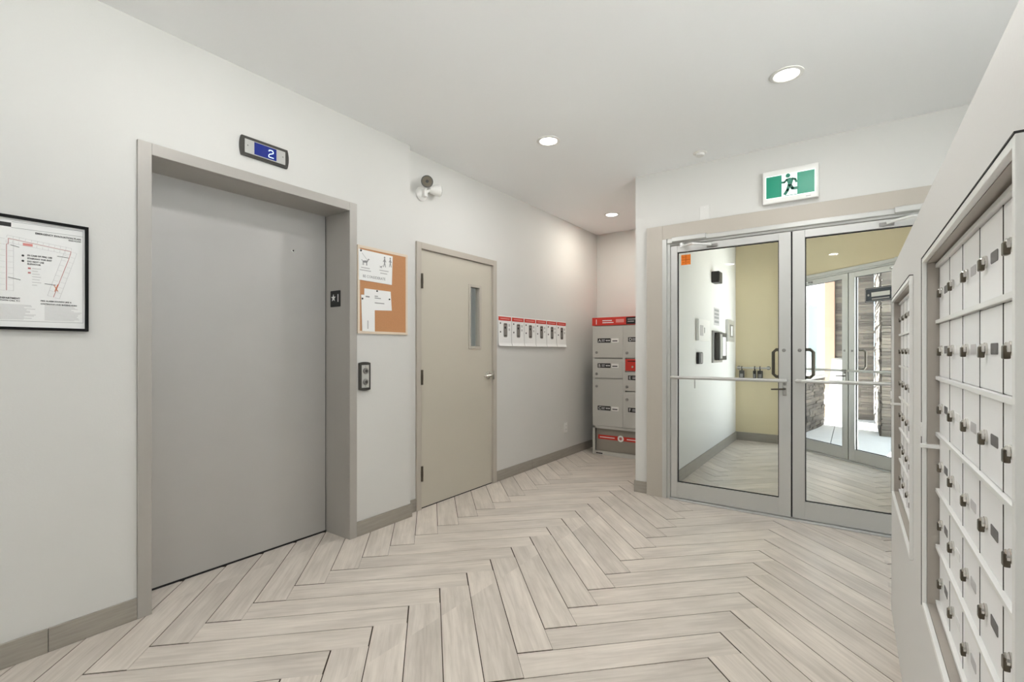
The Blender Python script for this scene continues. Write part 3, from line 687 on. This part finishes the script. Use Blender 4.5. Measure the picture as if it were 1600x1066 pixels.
# ------------------------------------------------------------------ glass door pairs
def door_pair(name, label, loc, rz, surround):
    o = thing(name, label, 'glass doors', loc, rz, kind='structure')
    LWd, gap, LHt, BR, TR = 0.874, 0.005, 2.112, 0.135, 0.055
    st_h, st_m = 0.052, 0.078
    y0, y1 = 0.0, 0.045
    fx = gap + LWd + 0.004                        # inner face of aluminium frame
    fw_ = 0.062
    ztop = 2.172
    for s in (-1, 1):
        a, b = s*fx, s*(fx+fw_)
        jm = boxes('frame_jamb', [(min(a, b), max(a, b), -0.004, 0.09, 0, ztop), (min(s*(fx+0.025), b), max(s*(fx+0.025), b), -0.022, -0.004, 0, ztop)], 'alu', o, 0.002)
    boxes('frame_head', [(-fx, fx, -0.004, 0.09, LHt+0.004, ztop), (-fx-0.02, fx+0.02, -0.028, -0.004, LHt+0.022, ztop)], 'alu', o, 0.006)
    box('threshold', -fx, fx, -0.035, 0.085, 0.0, 0.012, 'alu', o, 0.004)
    if surround:
        x0, x1, zt_ = surround
        box('surround_jamb', x0, -fx-fw_+0.002, -0.020, 0.15, 0, zt_, 'taupe', o, 0.003)
        box('surround_jamb', fx+fw_-0.002, x1, -0.020, 0.15, 0, zt_, 'taupe', o, 0.003)
        box('surround_head', -fx-fw_+0.002, fx+fw_-0.002, -0.020, 0.15, ztop, zt_, 'taupe', o, 0.003)
    for s in (-1, 1):
        def X(a, b): return (min(s*a, s*b), max(s*a, s*b))
        zb_ = 0.016
        bm = bmesh.new()
        i0, i1 = gap+st_m, gap+LWd-st_h
        add_box(bm, *X(gap, i0), y0, y1, zb_, LHt, 0.002); add_box(bm, *X(i1, gap+LWd), y0, y1, zb_, LHt, 0.002)
        add_box(bm, *X(i0, i1), y0+0.0005, y1-0.0005, zb_, BR+0.008, 0.002); add_box(bm, *X(i0, i1), y0+0.0005, y1-0.0005, LHt-TR, LHt, 0.002)
        lf = bm_obj('door_leaf', bm, 'alu', o)
        bm = bmesh.new()
        for (a, b, z0, z1) in ((i0, i0+0.006, BR+0.008, LHt-TR), (i1-0.006, i1, BR+0.008, LHt-TR), (i0, i1, BR+0.008, BR+0.014), (i0, i1, LHt-TR-0.006, LHt-TR)):
            add_box(bm, *X(a, b), 0.017, 0.029, z0, z1)
        bm_obj('glazing_gasket', bm, 'rubber', lf)
        box('glass_pane', *X(i0+0.001, i1-0.001), 0.020, 0.026, BR+0.009, LHt-TR-0.001, 'glass', lf)
        # push bar across the leaf, room side
        pb = tube('push_bar', [(s*(gap+0.03), 0.0, 1.018), (s*(gap+0.03), -0.045, 1.018), (s*(gap+0.06), -0.055, 1.018), (s*(gap+LWd-0.05), -0.055, 1.018), (s*(gap+LWd-0.02), -0.045, 1.018), (s*(gap+LWd-0.02), 0.0, 1.018)], 0.013, 'alu', lf, 12)
        # pull handle, outer side
        hx_ = s*(gap+0.045); ho = s*(gap+0.125)
        ph = tube('pull_handle', [(hx_, 0.03, 1.245), (hx_, 0.085, 1.245), (hx_+(ho-hx_)*0.75, 0.092, 1.245), (ho, 0.092, 1.225), (ho, 0.092, 1.06), (hx_+(ho-hx_)*0.75, 0.092, 1.04), (hx_, 0.085, 1.04), (hx_, 0.03, 1.04)], 0.012, 'bronze', lf, 12)
        lathe('handle_bolt', [(0.013, 0), (0.012, 0.003), (0.006, 0.005)], 'alu_dark', lf, 'Y', 14, (hx_, 0, 1.240))
        # door closer: body on the head, arm to the leaf
        kx = s*(gap+LWd-0.02); ks = s*(gap+LWd-0.29)
        cl = box('door_closer', min(kx, ks), max(kx, ks), -0.052, -0.006, 2.138, 2.176, 'alu', o, 0.005)
        lathe('closer_pivot', [(0.016, 0), (0.016, 0.032), (0.011, 0.038)], 'arm', cl, 'Z', 14, (s*(gap+LWd-0.10), -0.04, 2.085))
        tube('closer_arm', [(s*(gap+LWd-0.10), -0.045, 2.095), (s*(gap+LWd-0.20), -0.10, 2.092), (s*(gap+LWd-0.33), -0.035, 2.082)], 0.0095, 'arm', cl, 8)
        box('closer_shoe', *X(gap+LWd-0.37, gap+LWd-0.29), -0.02, 0.0, 2.068, 2.09, 'alu_dark', cl, 0.002)
        if s == -1:
            pl = box('lock_plate', -0.058, -0.030, -0.004, 0.0, 0.905, 1.005, 'chrome', lf, 0.002)
            lathe('lock_cylinder', [(0.010, 0), (0.010, 0.010)], 'alu_dark', pl, 'Y', 12, (-0.044, -0.004, 0.99))
            tube('thumb_lever', [(-0.044, -0.01, 0.955), (-0.050, -0.035, 0.955), (-0.13, -0.037, 0.951)], 0.008, 'bronze', pl, 8, 0.005)
    box('meeting_strip', -gap+0.0005, gap-0.0005, 0.012, 0.035, 0.016, LHt, 'rubber', o)
    return o
XD0 = -0.367
ed = door_pair('door_3', 'pair of aluminium framed glass doors leading into the vestibule', (XD0, 4.052, 0), 0, (GX0-XD0, GX1-XD0, GZ))
xd = door_pair('door_4', 'outer pair of aluminium framed glass doors set diagonally across the vestibule', (EC[0], EC[1], 0), RZ_EXT, None)

# orange sticker on the entrance glass
so = thing('glass_sticker', 'square orange sticker on the upper corner of the entrance glass', 'sticker', (-1.1285, 4.052+0.0199, 1.991), 0)
polys('sticker_face', [rect(-0.038, 0.038, -0.042, 0.042)], 0, 0.0008, 'print_orange', so)
polys('sticker_lines', [rect(-0.034, 0.034, -0.003, 0.003), rect(-0.003, 0.003, -0.038, 0.038), rect(-0.03, -0.008, 0.018, 0.022), rect(0.008, 0.03, -0.024, -0.02), rect(-0.03, -0.01, -0.026, -0.02)], -0.0008, 0.0004, 'print_rust', so)
# dark sign on the outer glass
def onD(x, y):
    r = ray(x, y); k = (DEX + 0.03)/(r[0]+r[1]); X_, Y_, Z_ = r[0]*k, r[1]*k, EYE + r[2]*k
    return ((X_-EC[0])*0.70711 - (Y_-EC[1])*0.70711, Z_)
a, b = onD(1352, 450), onD(1396, 458)
sg = thing('glass_sign', 'dark blue notice with a white panel on the outer glass door', 'sign', (EC[0], EC[1], 0), RZ_EXT)
gx0, gx1 = a[0], a[0] + 0.36; gz1, gz0 = a[1]-0.01, a[1] - 0.16
polys('sign_plate', [rect(gx0, gx1, gz0, gz1)], 0.0198, 0.001, 'sign_navy', sg)
polys('sign_border', stroke([(gx0+0.008, gz0+0.01), (gx0+0.008, gz1-0.01), (gx1-0.008, gz1-0.01), (gx1-0.008, gz0+0.01), (gx0+0.008, gz0+0.01)], 0.004), 0.0188, 0.0004, 'print_light', sg)
polys('white_panel', [rect(gx0+0.075, gx1-0.075, gz0+0.055, gz1-0.05)], 0.0188, 0.0005, 'paper', sg)
polys('sign_marks', [disc(gx0+0.04, gz0+0.075, 0.012, 12), disc(gx1-0.04, gz0+0.075, 0.02, 12), rect(gx0+0.08, gx1-0.08, gz0+0.024, gz0+0.036)], 0.0188, 0.0004, 'print_light', sg)

# ------------------------------------------------------------------ exit sign, ceiling puck, blank plate
ex = thing('exit_sign', 'green running man exit sign on the wall above the glass doors', 'exit sign', (-0.376, YD, 2.452), 0)
box('housing', -0.178, 0.178, -0.045, 0, -0.122, 0.122, 'white_pl', ex, 0.008)
fc = polys('lit_face', [rrect(-0.158, 0.158, -0.088, 0.080, 0.004)], -0.045, 0.003, 'white_lit', ex)
polys('green_panel', [rect(-0.153, -0.052, -0.083, 0.075)], -0.048, 0.0006, 'green_lit', ex); polys('green_panel', [rect(0.046, 0.153, -0.083, 0.075)], -0.048, 0.0006, 'green_lit', ex)
man = [disc(-0.012, 0.056, 0.0135, 16), [(-0.024, 0.034), (-0.006, 0.040), (0.012, 0.037), (0.020, 0.028), (0.010, -0.006), (-0.012, -0.010), (-0.014, 0.010)]]
man += stroke([(-0.016, 0.034), (-0.032, 0.016), (-0.050, 0.018)], 0.012) + stroke([(0.010, 0.034), (0.029, 0.026), (0.036, 0.004)], 0.012)
man += stroke([(0.000, -0.004), (0.013, -0.030), (0.046, -0.032)], 0.018) + stroke([(-0.004, -0.002), (-0.014, -0.036), (-0.031, -0.064)], 0.018)
man += [disc(0.013, -0.030, 0.009, 10), disc(-0.014, -0.036, 0.009, 10), disc(0.029, 0.026, 0.006, 8), disc(-0.032, 0.016, 0.006, 8)]
man += [rect(-0.030, 0.040, -0.083, -0.079)]
man = [[((x+0.004)*1.14-0.003, (z-0.0)*1.14 if z > -0.078 else z) for x, z in q] for q in man]
polys('running_man', man, -0.048, 0.0008, 'green_dark', ex)
polys('maker_mark', [rect(0.10, 0.13, -0.108, -0.102)], -0.045, 0.0006, 'print_light', ex)
sk = thing('sprinkler_cover', 'small white round sprinkler cap on the ceiling before the glass doors', 'sprinkler', (-0.965, 3.86, H), 0)
lathe('cap', [(0.040, -0.0), (0.040, -0.006), (0.034, -0.008), (0.034, -0.022), (0.028, -0.026)], 'white_pl', sk, 'Z', 24)
lathe('rim', [(0.050, 0.0), (0.050, -0.004), (0.044, -0.006)], 'white_pl', sk, 'Z', 24)
bpl = thing('blank_plate', 'white blank cover plate above the glass door frame', 'plate', (-0.978, YD, 2.352), 0)
box('plate', -0.038, 0.038, -0.006, 0, -0.060, 0.060, 'partition', bpl, 0.002)
for zz in (0.045, -0.045): lathe('screw', [(0.004, 0), (0.004, 0.001)], 'white_pl', bpl, 'Y', 8, (0, -0.006, zz))

# ------------------------------------------------------------------ recessed ceiling lights
def pot(x, y, z, label, watts, color=(1, 0.985, 0.97)):
    o = thing('recessed_light', label, 'ceiling light', (x, y, z), 0, 'recessed round ceiling lights')
    bm = bmesh.new(); seg = 32; R0, R1 = 0.085, 0.062
    prof = [(R0, 0.0), (R0, -0.004), (R1+0.006, -0.007), (R1, -0.004), (R1, 0.0)]
    rings = [[bm.verts.new((r*math.cos(2*math.pi*k/seg), r*math.sin(2*math.pi*k/seg), zz)) for k in range(seg)] for r, zz in prof]
    for i in range(len(rings)-1):
        for k in range(seg): bm.faces.new((rings[i][k], rings[i][(k+1) % seg], rings[i+1][(k+1) % seg], rings[i+1][k]))
    bm_obj('trim_ring', bm, 'white_pl', o)
    lathe('lens', [(R1, -0.001), (R1, -0.0035), (R1*0.9, -0.004)], 'lens', o, 'Z', 32)
    ld = bpy.data.lights.new('lamp', 'AREA'); ld.shape = 'DISK'; ld.size = 0.12; ld.energy = watts; ld.color = color
    lo_ = bpy.data.objects.new('lamp', ld); lo_.location = (0, 0, -0.0075); link(lo_, o)
    return o
pot(-0.30, 3.045, H, 'glowing recessed light in the ceiling before the exit sign', POT_W*0.9)
pot(-1.807, 3.0, H, 'glowing recessed light in the ceiling before the grey steel door', POT_W*1.25)
pot(-2.20, 5.02, H, 'glowing recessed light in the ceiling above the parcel locker', POT_W*1.0, (1, 0.93, 0.83))
pot(-1.75, 1.05, H, 'recessed ceiling light before the elevator', POT_W*0.8)
pot(-0.45, 0.9, H, 'recessed ceiling light beside the mailbox partition', POT_W*0.7)
pot(-1.75, -0.9, H, 'recessed ceiling light by the lobby end wall', POT_W*0.7)
pot(-0.25, -0.9, H, 'recessed ceiling light by the partition end', POT_W*0.7)
pot(-0.35, 5.55, VT, 'recessed light in the vestibule ceiling', POT_W*0.5, (1, 0.86, 0.64))
pot(X2-0.8, 3.6, H-0.1, 'added fill light in the stairwell behind the grey door', POT_W*1.2, (0.9, 0.97, 1))  # lamp added so the vision window does not look black

# ------------------------------------------------------------------ vestibule wall fittings
def on_v(name, label, cat, ya, yb, za, zb): 
    return thing(name, label, cat, (XV, (ya+yb)/2, (za+zb)/2), RZ_LEFT), (yb-ya)/2, (zb-za)/2
o, a, b = on_v('intercom', 'dark metal intercom directory panel with a paper list in the vestibule', 'intercom', 5.88, 6.36, 1.10, 1.475)
box('back_box', -a, a, -0.02, 0, -b, b, 'alu_dark', o, 0.004)
box('face_panel', -a+0.07, a-0.03, -0.075, -0.02, -b+0.03, b-0.02, 'charcoal', o, 0.006)
box('name_list', -a+0.22, a-0.09, -0.078, -0.074, -b+0.08, b-0.07, 'paper', o)
box('key_strip', -a+0.10, -a+0.19, -0.079, -0.074, -b+0.05, b-0.04, 'alu', o)
o, a, b = on_v('directory_label', 'narrow grey printed label strip above the intercom', 'label', 6.0, 6.27, 1.545, 1.755)
polys('label_sheet', [rect(-a, a, -b, b)], 0, 0.002, 'print_light', o)
polys('label_text', [rect(-a+0.02, a-0.02, z-0.014, z+0.014) for z in (0.075, 0.03, -0.012, -0.062)], -0.002, 0.0006, 'print_grey', o)
o, a, b = on_v('control_box', 'white plastic control box on the vestibule wall', 'control box', 5.19, 5.66, 1.345, 1.575)
box('cover', -a, a, -0.035, 0, -b, b, 'white_pl', o, 0.008)
box('grille', -a+0.04, -a+0.17, -0.038, -0.034, -0.06, 0.05, 'print_light', o, 0.003)
box('keyhole', -0.02, 0.0, -0.037, -0.034, -0.03, 0.03, 'print_grey', o)
o, a, b = on_v('card_reader', 'small black card reader below the control box', 'card reader', 5.215, 5.37, 1.10, 1.225)
box('body', -a, a, -0.03, 0, -b, b, 'black', o, 0.008)
box('reader_face', -a+0.05, a-0.005, -0.034, -0.028, -b+0.01, b-0.01, 'alu_dark', o, 0.004)
o, a, b = on_v('fire_panel', 'narrow silver annunciator panel beside the vestibule corner', 'control panel', 6.63, 7.05, 1.36, 1.645)
box('case', -a, a, -0.03, 0, -b, b, 'alu', o, 0.004)
box('window', -a+0.12, a-0.10, -0.033, -0.029, -b+0.06, b-0.06, 'alu_dark', o)
box('list', -a+0.17, a-0.15, -0.0345, -0.0325, -b+0.08, b-0.08, 'paper', o)
o, a, b = on_v('speaker_vent', 'black square speaker high on the vestibule wall', 'speaker', 5.87, 6.04, 2.03, 2.16)
box('housing', -a, a, -0.085, 0, -b, b, 'black', o, 0.006)
box('front_grille', -a+0.02, a-0.02, -0.089, -0.084, -b+0.012, b-0.012, 'charcoal', o)
o, a, b = on_v('key_slot_plate', 'thin grey metal slot plate low on the vestibule wall', 'plate', 5.14, 5.17, 0.85, 0.95)
box('plate', -a, a, -0.004, 0, -b, b, 'alu_dark', o, 0.001)
box('slot', -0.003, 0.003, -0.0045, -0.0035, -b+0.02, b-0.02, 'gap', o)
# rail with key boxes on the vestibule back wall
kr = thing('key_rail', 'steel rail on brackets across the vestibule end wall', 'rail', (-1.125, YV, 1.008), 0)
tube('bar', [(-0.19, -0.06, 0), (0.215, -0.06, 0)], 0.012, 'alu', kr, 12)
for sx in (-0.17, 0.195):
    tube('bracket', [(sx, 0, 0), (sx, -0.06, 0)], 0.009, 'alu_dark', kr)
    lathe('bracket_flange', [(0.026, 0), (0.026, 0.006)], 'alu_dark', kr, 'Y', 16, (sx, 0, 0))
for i, (sx, w_, lab) in enumerate(((-0.125, 0.062, 'dark key lock box hanging at the wall corner end of the rail'), (0.035, 0.036, 'slim dark key lock box hanging mid-rail'), (0.10, 0.062, 'dark key lock box hanging next to the slim one'))):
    kb = thing('key_lock_box', lab, 'lock box', (-1.125+sx, YV-0.06, 1.008), 0, 'key lock boxes on the vestibule rail')
    tube('shackle', [(0, -0.020, -0.05), (0, -0.020, 0.008), (0, -0.010, 0.022), (0, 0.010, 0.022), (0, 0.020, 0.008), (0, 0.020, -0.05)], 0.0045, 'black', kb, 8)
    box('body', -w_/2, w_/2, -0.022, 0.02, -0.155, -0.035, 'lockbox', kb, 0.006)
    box('code_dial', -w_*0.3, w_*0.3, -0.025, -0.021, -0.13, -0.08, 'alu_dark', kb, 0.001)

# ------------------------------------------------------------------ mailbox partition
PT, PY1 = 1.617, 2.909
SECT = [(0.735, 1.565), (1.905, 2.735)]                 # openings along Y
ZS0, ZS1 = 0.605, 1.452
L = [(PX, PX+0.42, -0.9, PY1, 0, ZS0-0.01), (PX, PX+0.42, -0.9, PY1, ZS1+0.01, PT)]
ys = [-0.9, SECT[0][0]-0.01, SECT[0][1]+0.01, SECT[1][0]-0.01, SECT[1][1]+0.01, PY1]
for a, b in ((ys[0], ys[1]), (ys[2], ys[3]), (ys[4], ys[5])): L.append((PX, PX+0.42, a, b, ZS0-0.01, ZS1+0.01))
L.append((PX+0.2, PX+0.42, -0.9+0.1, PY1-0.01, ZS0-0.01, ZS1+0.01))
struct('wall_partition', L, 'partition', 'half height grey painted partition holding the mailbox panels', 'partition')
DX = 0.1715                                              # door face plane
NC, NR = 5, 6
door_me = lock_me = flap_me = None
lab_reflect_mats = ['print_mid', 'paper', 'print_light', 'print_mid', 'print_mid']  # tone per column paints in the reflections on otherwise alike labels
for si, (sy0, sy1) in enumerate(SECT):
    mb = thing('mailbox_panel', ['silver mailbox panel in the partition, away from the glass doors', 'silver mailbox panel in the partition, next to the glass doors'][si], 'mailboxes',
               (PX, sy1, 0), RZ_PART, 'mailbox panels in the partition')
    wS = sy1 - sy0
    t0, pr = 0.010, 0.009                               # trim flange width, how proud
    d_ = DX - PX
    # trim flange ring, then the jamb liner inside the recess
    for nm, x0, x1, z0, z1 in (('trim_bar', -t0, 0.002, ZS0-t0, ZS1+t0), ('trim_bar', wS-0.002, wS+t0, ZS0-t0, ZS1+t0), ('trim_bar', 0.002, wS-0.002, ZS1-0.002, ZS1+t0), ('trim_bar', 0.002, wS-0.002, ZS0-t0, ZS0+0.002)):
        box(nm, x0, x1, -pr, 0.0, z0, z1, 'mail_rail', mb, 0.0012)
    for nm, x0, x1, z0, z1 in (('jamb_liner', 0.0, 0.003, ZS0, ZS1), ('jamb_liner', wS-0.003, wS, ZS0, ZS1), ('jamb_liner', 0.003, wS-0.003, ZS1-0.003, ZS1), ('jamb_liner', 0.003, wS-0.003, ZS0, ZS0+0.003)):
        box(nm, x0, x1, 0.0003, d_+0.02, z0, z1, 'mail_side', mb)
    box('back_panel', 0, wS, d_+0.010, d_+0.03, ZS0, ZS1, 'gap', mb)
    zr0, zr1 = ZS0+0.012, 1.440
    rp = (zr1-zr0)/NR; cpw = 0.1525
    for r_ in range(NR+1):
        box('rail', 0.003, wS-0.003, -0.004+d_-0.003, d_+0.012, zr0+r_*rp-0.0045, zr0+r_*rp+0.0045, 'mail_rail', mb, 0.001)
    dw_, dh_ = cpw-0.0046, rp-0.011
    if si == 0 or True:
        bm = bmesh.new(); add_box(bm, -dw_/2, dw_/2, 0, 0.01, -dh_/2, dh_/2, 0.0012); door_me = bpy.data.meshes.new('mail_door'); bmesh.ops.recalc_face_normals(bm, faces=bm.faces); bm.to_mesh(door_me); bm.free(); door_me.materials.append(M['mail'])
    if lock_me is None:
        tmp = lathe('lock', [(0.010, 0), (0.010, 0.003), (0.0085, 0.004), (0.0085, 0.007), (0.006, 0.0085)], 'chrome', None, 'Y', 12); lock_me = tmp.data; bpy.data.objects.remove(tmp)
        bm = bmesh.new(); add_box(bm, -0.006, 0.007, -0.0105, -0.003, -0.014, 0.004, 0.002); flap_me = bpy.data.meshes.new('lock_flap'); bmesh.ops.recalc_face_normals(bm, faces=bm.faces); bm.to_mesh(flap_me); bm.free(); flap_me.materials.append(M['bronze'])
        lab_me = {}
        for mm in set(lab_reflect_mats):
            tmp = polys('number_label', [rrect(-0.022, 0.022, -0.0085, 0.0085, 0.003)], 0, 0.0008, mm, None); lab_me[mm] = tmp.data; bpy.data.objects.remove(tmp)
    for r_ in range(NR):
        for c_ in range(NC):
            o = bpy.data.objects.new('mail_door', door_me); link(o, mb); o.location = (0.008+(c_+0.5)*cpw, d_, zr0+(r_+0.5)*rp)
            lx_ = -dw_/2+0.048
            for me_, xx, yy in ((lock_me, lx_, 0), (flap_me, lx_, 0), (lab_me[lab_reflect_mats[c_]], lx_+0.052, 0)):
                s_ = bpy.data.objects.new(me_.name.split('.')[0], me_); link(s_, o); s_.location = (xx, yy, 0)
    box('filler_strip', 0.003+0.006+NC*cpw, wS-0.003, d_, d_+0.012, zr0, zr1, 'mail', mb)
    for c_ in range(1, NC): box('column_shade_strip', 0.008+c_*cpw-0.0012, 0.008+c_*cpw+0.0012, d_-0.0004, d_+0.009, zr0, zr1, 'print_dark', mb)  # dark strips paint in the shade of the gaps between door columns
    box('seam_shade_strip', -t0-0.005, -t0, -pr-0.0008, 0.0, ZS0-t0, ZS1+t0, 'print_dark', mb); box('seam_shade_strip', -t0-0.005, wS+t0, -pr-0.0008, 0.0, ZS1+t0, ZS1+t0+0.0025, 'print_dark', mb)  # dark strips stand in for the shadow line along the trim edge
    zl = 0.998
    lt = box('latch_tab', -0.002, 0.010, -pr-0.004, d_+0.002, zl-0.006, zl+0.004, 'mail_rail', mb, 0.002)
    box('hinge_clip', -t0-0.006, -t0+0.001, -pr-0.003, -0.001, zl+0.02, zl+0.055, 'mail_rail', mb, 0.001)

# ------------------------------------------------------------------ added daylight window behind the partition, brightens the ceiling
def glazing(name, label, loc, rz, width, n):
    o = thing(name, label, 'window', loc, rz, kind='structure')
    for k in range(n+1):
        xx = width*k/n
        box('mullion', max(0, xx-0.03), min(width, xx+0.03), -0.04, 0.04, WZ0, WZ1, 'alu', o, 0.003)
        if k < n: box('window_pane', xx+0.03, width*(k+1)/n-0.03, -0.004, 0.004, WZ0+0.05, WZ1-0.05, 'glass', o)
    box('frame_head', 0, width, -0.04, 0.04, WZ1-0.05, WZ1, 'alu', o, 0.003); box('frame_sill', 0, width, -0.05, 0.06, WZ0, WZ0+0.05, 'alu', o, 0.003)
glazing('added_fill_window', 'wide added daylight fill window out of view behind the mailbox partition', (XR+0.05, SY0, 0), R(90), SY1-SY0, 5)
# ------------------------------------------------------------------ outside
tag(box('ground', -25, 25, -25, 30, -0.14, -0.125, 'concrete'), 'pale concrete forecourt under the paving slabs', 'ground', kind='structure')
pv = thing('paving', 'pale concrete paving slabs outside the outer doors', 'paving', kind='structure')
for i in range(-4, 5):
    for j in range(0, 8):
        x0, y0_ = i*1.2 - 0.25, 5.9 + j*1.2
        hp = rc(x0+0.004, x0+1.196, y0_+0.004, y0_+1.196) + [(-1, -1, -(DEX+0.10))]
        if x0 > 3 or x0 < -2: continue
        P = clip([(x0, y0_), (x0+1.2, y0_), (x0+1.2, y0_+1.2), (x0, y0_+1.2)], hp)
        if not P or area(P) < 0.01: continue
        if x0+1.2 < -1.4 and y0_ < YV+0.1: continue
        bm = bmesh.new(); a = [bm.verts.new((x, y, -0.012)) for x, y in P]; b = [bm.verts.new((x, y, -0.124)) for x, y in P]
        bm.faces.new(a); bm.faces.new(b[::-1])
        for k in range(len(P)): bm.faces.new((a[k], b[k], b[(k+1) % len(P)], a[(k+1) % len(P)]))
        bm_obj('slab', bm, 'concrete', pv)
stone_meshes = []
for k in range(5):
    bm = bmesh.new(); add_box(bm, 0, 1, -0.5, 0.5, 0, 1)
    for v in bm.verts: v.co += Vector((random.uniform(-0.02, 0.02), random.uniform(-0.12, 0.12), random.uniform(-0.05, 0.05)))
    me = bpy.data.meshes.new('stone'); bmesh.ops.recalc_face_normals(bm, faces=bm.faces); bm.to_mesh(me); bm.free(); me.materials.append(M['stone']); stone_meshes.append(me)
def ledge(parent, x0, x1, z0, z1, y=0.0, hmin=0.038, hmax=0.058, lmin=0.13, lmax=0.40):
    z = z0
    while z < z1-0.02:
        hh = min(random.uniform(hmin, hmax), z1-z)
        x = x0
        while x < x1-0.01:
            ll = random.uniform(lmin, lmax)
            if x1-(x+ll) < 0.08: ll = x1-x
            s_ = bpy.data.objects.new('stone', random.choice(stone_meshes)); link(s_, parent)
            pr_ = random.uniform(0.035, 0.065)
            s_.location = (x+0.003, y, z+0.002); s_.scale = (ll-0.004, pr_, hh-0.003)
            x += ll
        z += hh
GZ0 = -0.012
sw = thing('stone_wall', 'tall grey-brown ledgestone wall behind the white sandwich board', 'stone wall', (-0.274, 10.85, 0), 0)
box('wall_core', 0, 0.58, 0.0, 0.3, -0.1, 3.12, 'stone', sw)
ledge(sw, 0, 0.58, GZ0, 3.1)
spr = thing('stone_pier', 'dark ledgestone pier with one brightly sunlit side outside the outer doors', 'stone pier', (0.318, 8.86, 0), 0)
box('pier_core', 0.02, 0.55, 0.03, 1.9, -0.1, 3.12, 'stone', spr)
ledge(spr, 0.02, 0.40, GZ0, 3.1, 0.02)
side = []
z = GZ0
while z < 3.1:
    hh = random.uniform(0.045, 0.07)
    y = 0.03
    while y < 1.88:
        ll = min(random.uniform(0.62, 0.95), 1.9-y)
        s_ = bpy.data.objects.new('stone', random.choice(stone_meshes)); link(s_, spr)
        s_.rotation_euler = (0, 0, R(90)); s_.location = (0.015, y, z); s_.scale = (ll-0.004, random.uniform(0.025, 0.06), hh-0.003)
        y += ll
    z += hh
tag(box('corner_pilaster', -0.44, -0.277, 10.72, 11.1, -0.1, 3.6, 'stucco', None, 0.01), 'tan stucco pilaster at the outer wall corner beside the stone wall', 'pilaster')
# left wing: stone base, white window above
p0, p1_ = Vector((-0.79, 7.42)), Vector((-0.40, 9.75))
dv = (p1_-p0); WL = dv.length; ang = math.atan2(dv.y, dv.x)
lw = thing('wing_wall', 'white outer wall on a low ledgestone base beside the outer doors', 'wall', (p0.x, p0.y, 0), ang)
boxes('wall_body', [(0, WL, 0.03, 0.25, -0.1, 0.82), (0, 0.35, 0.0, 0.25, 0.82, 2.5), (WL-0.28, WL, 0.0, 0.25, 0.82, 2.5), (0.35, WL-0.28, 0.0, 0.25, 2.05, 2.5), (0.35, WL-0.28, 0.2, 0.25, 0.82, 2.05)], 'ext_white', lw)
ledge(lw, 0.02, WL, GZ0, 0.80, 0.02)
box('stone_cap', 0, WL, -0.05, 0.25, 0.80, 0.84, 'concrete', lw)
wn = thing('window_1', 'white framed sliding window in the wing wall outside', 'window', (p0.x, p0.y, 0), ang, kind='structure')
wa, wb = 0.35, WL-0.28
for x0, x1 in ((wa, wa+0.06), ((wa+wb)/2-0.04, (wa+wb)/2+0.04), (wb-0.06, wb)): box('mullion', x0, x1, -0.02, 0.06, 0.845, 2.05, 'white_pl', wn, 0.004)
box('frame_head', wa, wb, -0.02, 0.06, 1.98, 2.05, 'white_pl', wn, 0.004); box('frame_sill', wa, wb, -0.03, 0.06, 0.842, 0.91, 'white_pl', wn, 0.004)
box('window_pane', wa+0.05, (wa+wb)/2-0.03, 0.02, 0.026, 0.90, 1.99, 'window_dark', wn); box('window_pane', (wa+wb)/2+0.03, wb-0.05, 0.035, 0.041, 0.90, 1.99, 'window_dark', wn)
# sandwich board
sb = thing('sandwich_board', 'white tapered sandwich board standing against the outer stone base', 'sandwich board', (-0.20, 9.95, GZ0), R(-18))
for s in (-1, 1):
    bm = bmesh.new()
    P = [(-0.135, 0), (0.135, 0), (0.095, 1.12), (-0.095, 1.12)]
    f_ = [bm.verts.new((x, s*(0.16*(1-z/1.12)+0.02), z)) for x, z in P]; g_ = [bm.verts.new((x, s*(0.16*(1-z/1.12)), z)) for x, z in P]
    bm.faces.new(f_); bm.faces.new(g_)
    for k in range(4): bm.faces.new((f_[k], g_[k], g_[(k+1) % 4], f_[(k+1) % 4]))
    bm_obj('panel', bm, 'board', sb)
box('top_hinge', -0.06, 0.06, -0.022, 0.022, 1.10, 1.13, 'alu_dark', sb, 0.003)

# fine print too small to pick apart
for o in bpy.data.objects:
    if o.name.split('.')[0] in ('pointer_marks', 'keypad_detail', 'bullet_marks', 'caption_lines', 'fine_print', 'unit_outlines', 'label_text', 'sticker_lines', 'sign_marks', 'header_text', 'strip_text', 'header_black_text', 'slots', 'border_lines', 'legend_marks'):
        o['kind'] = 'stuff'
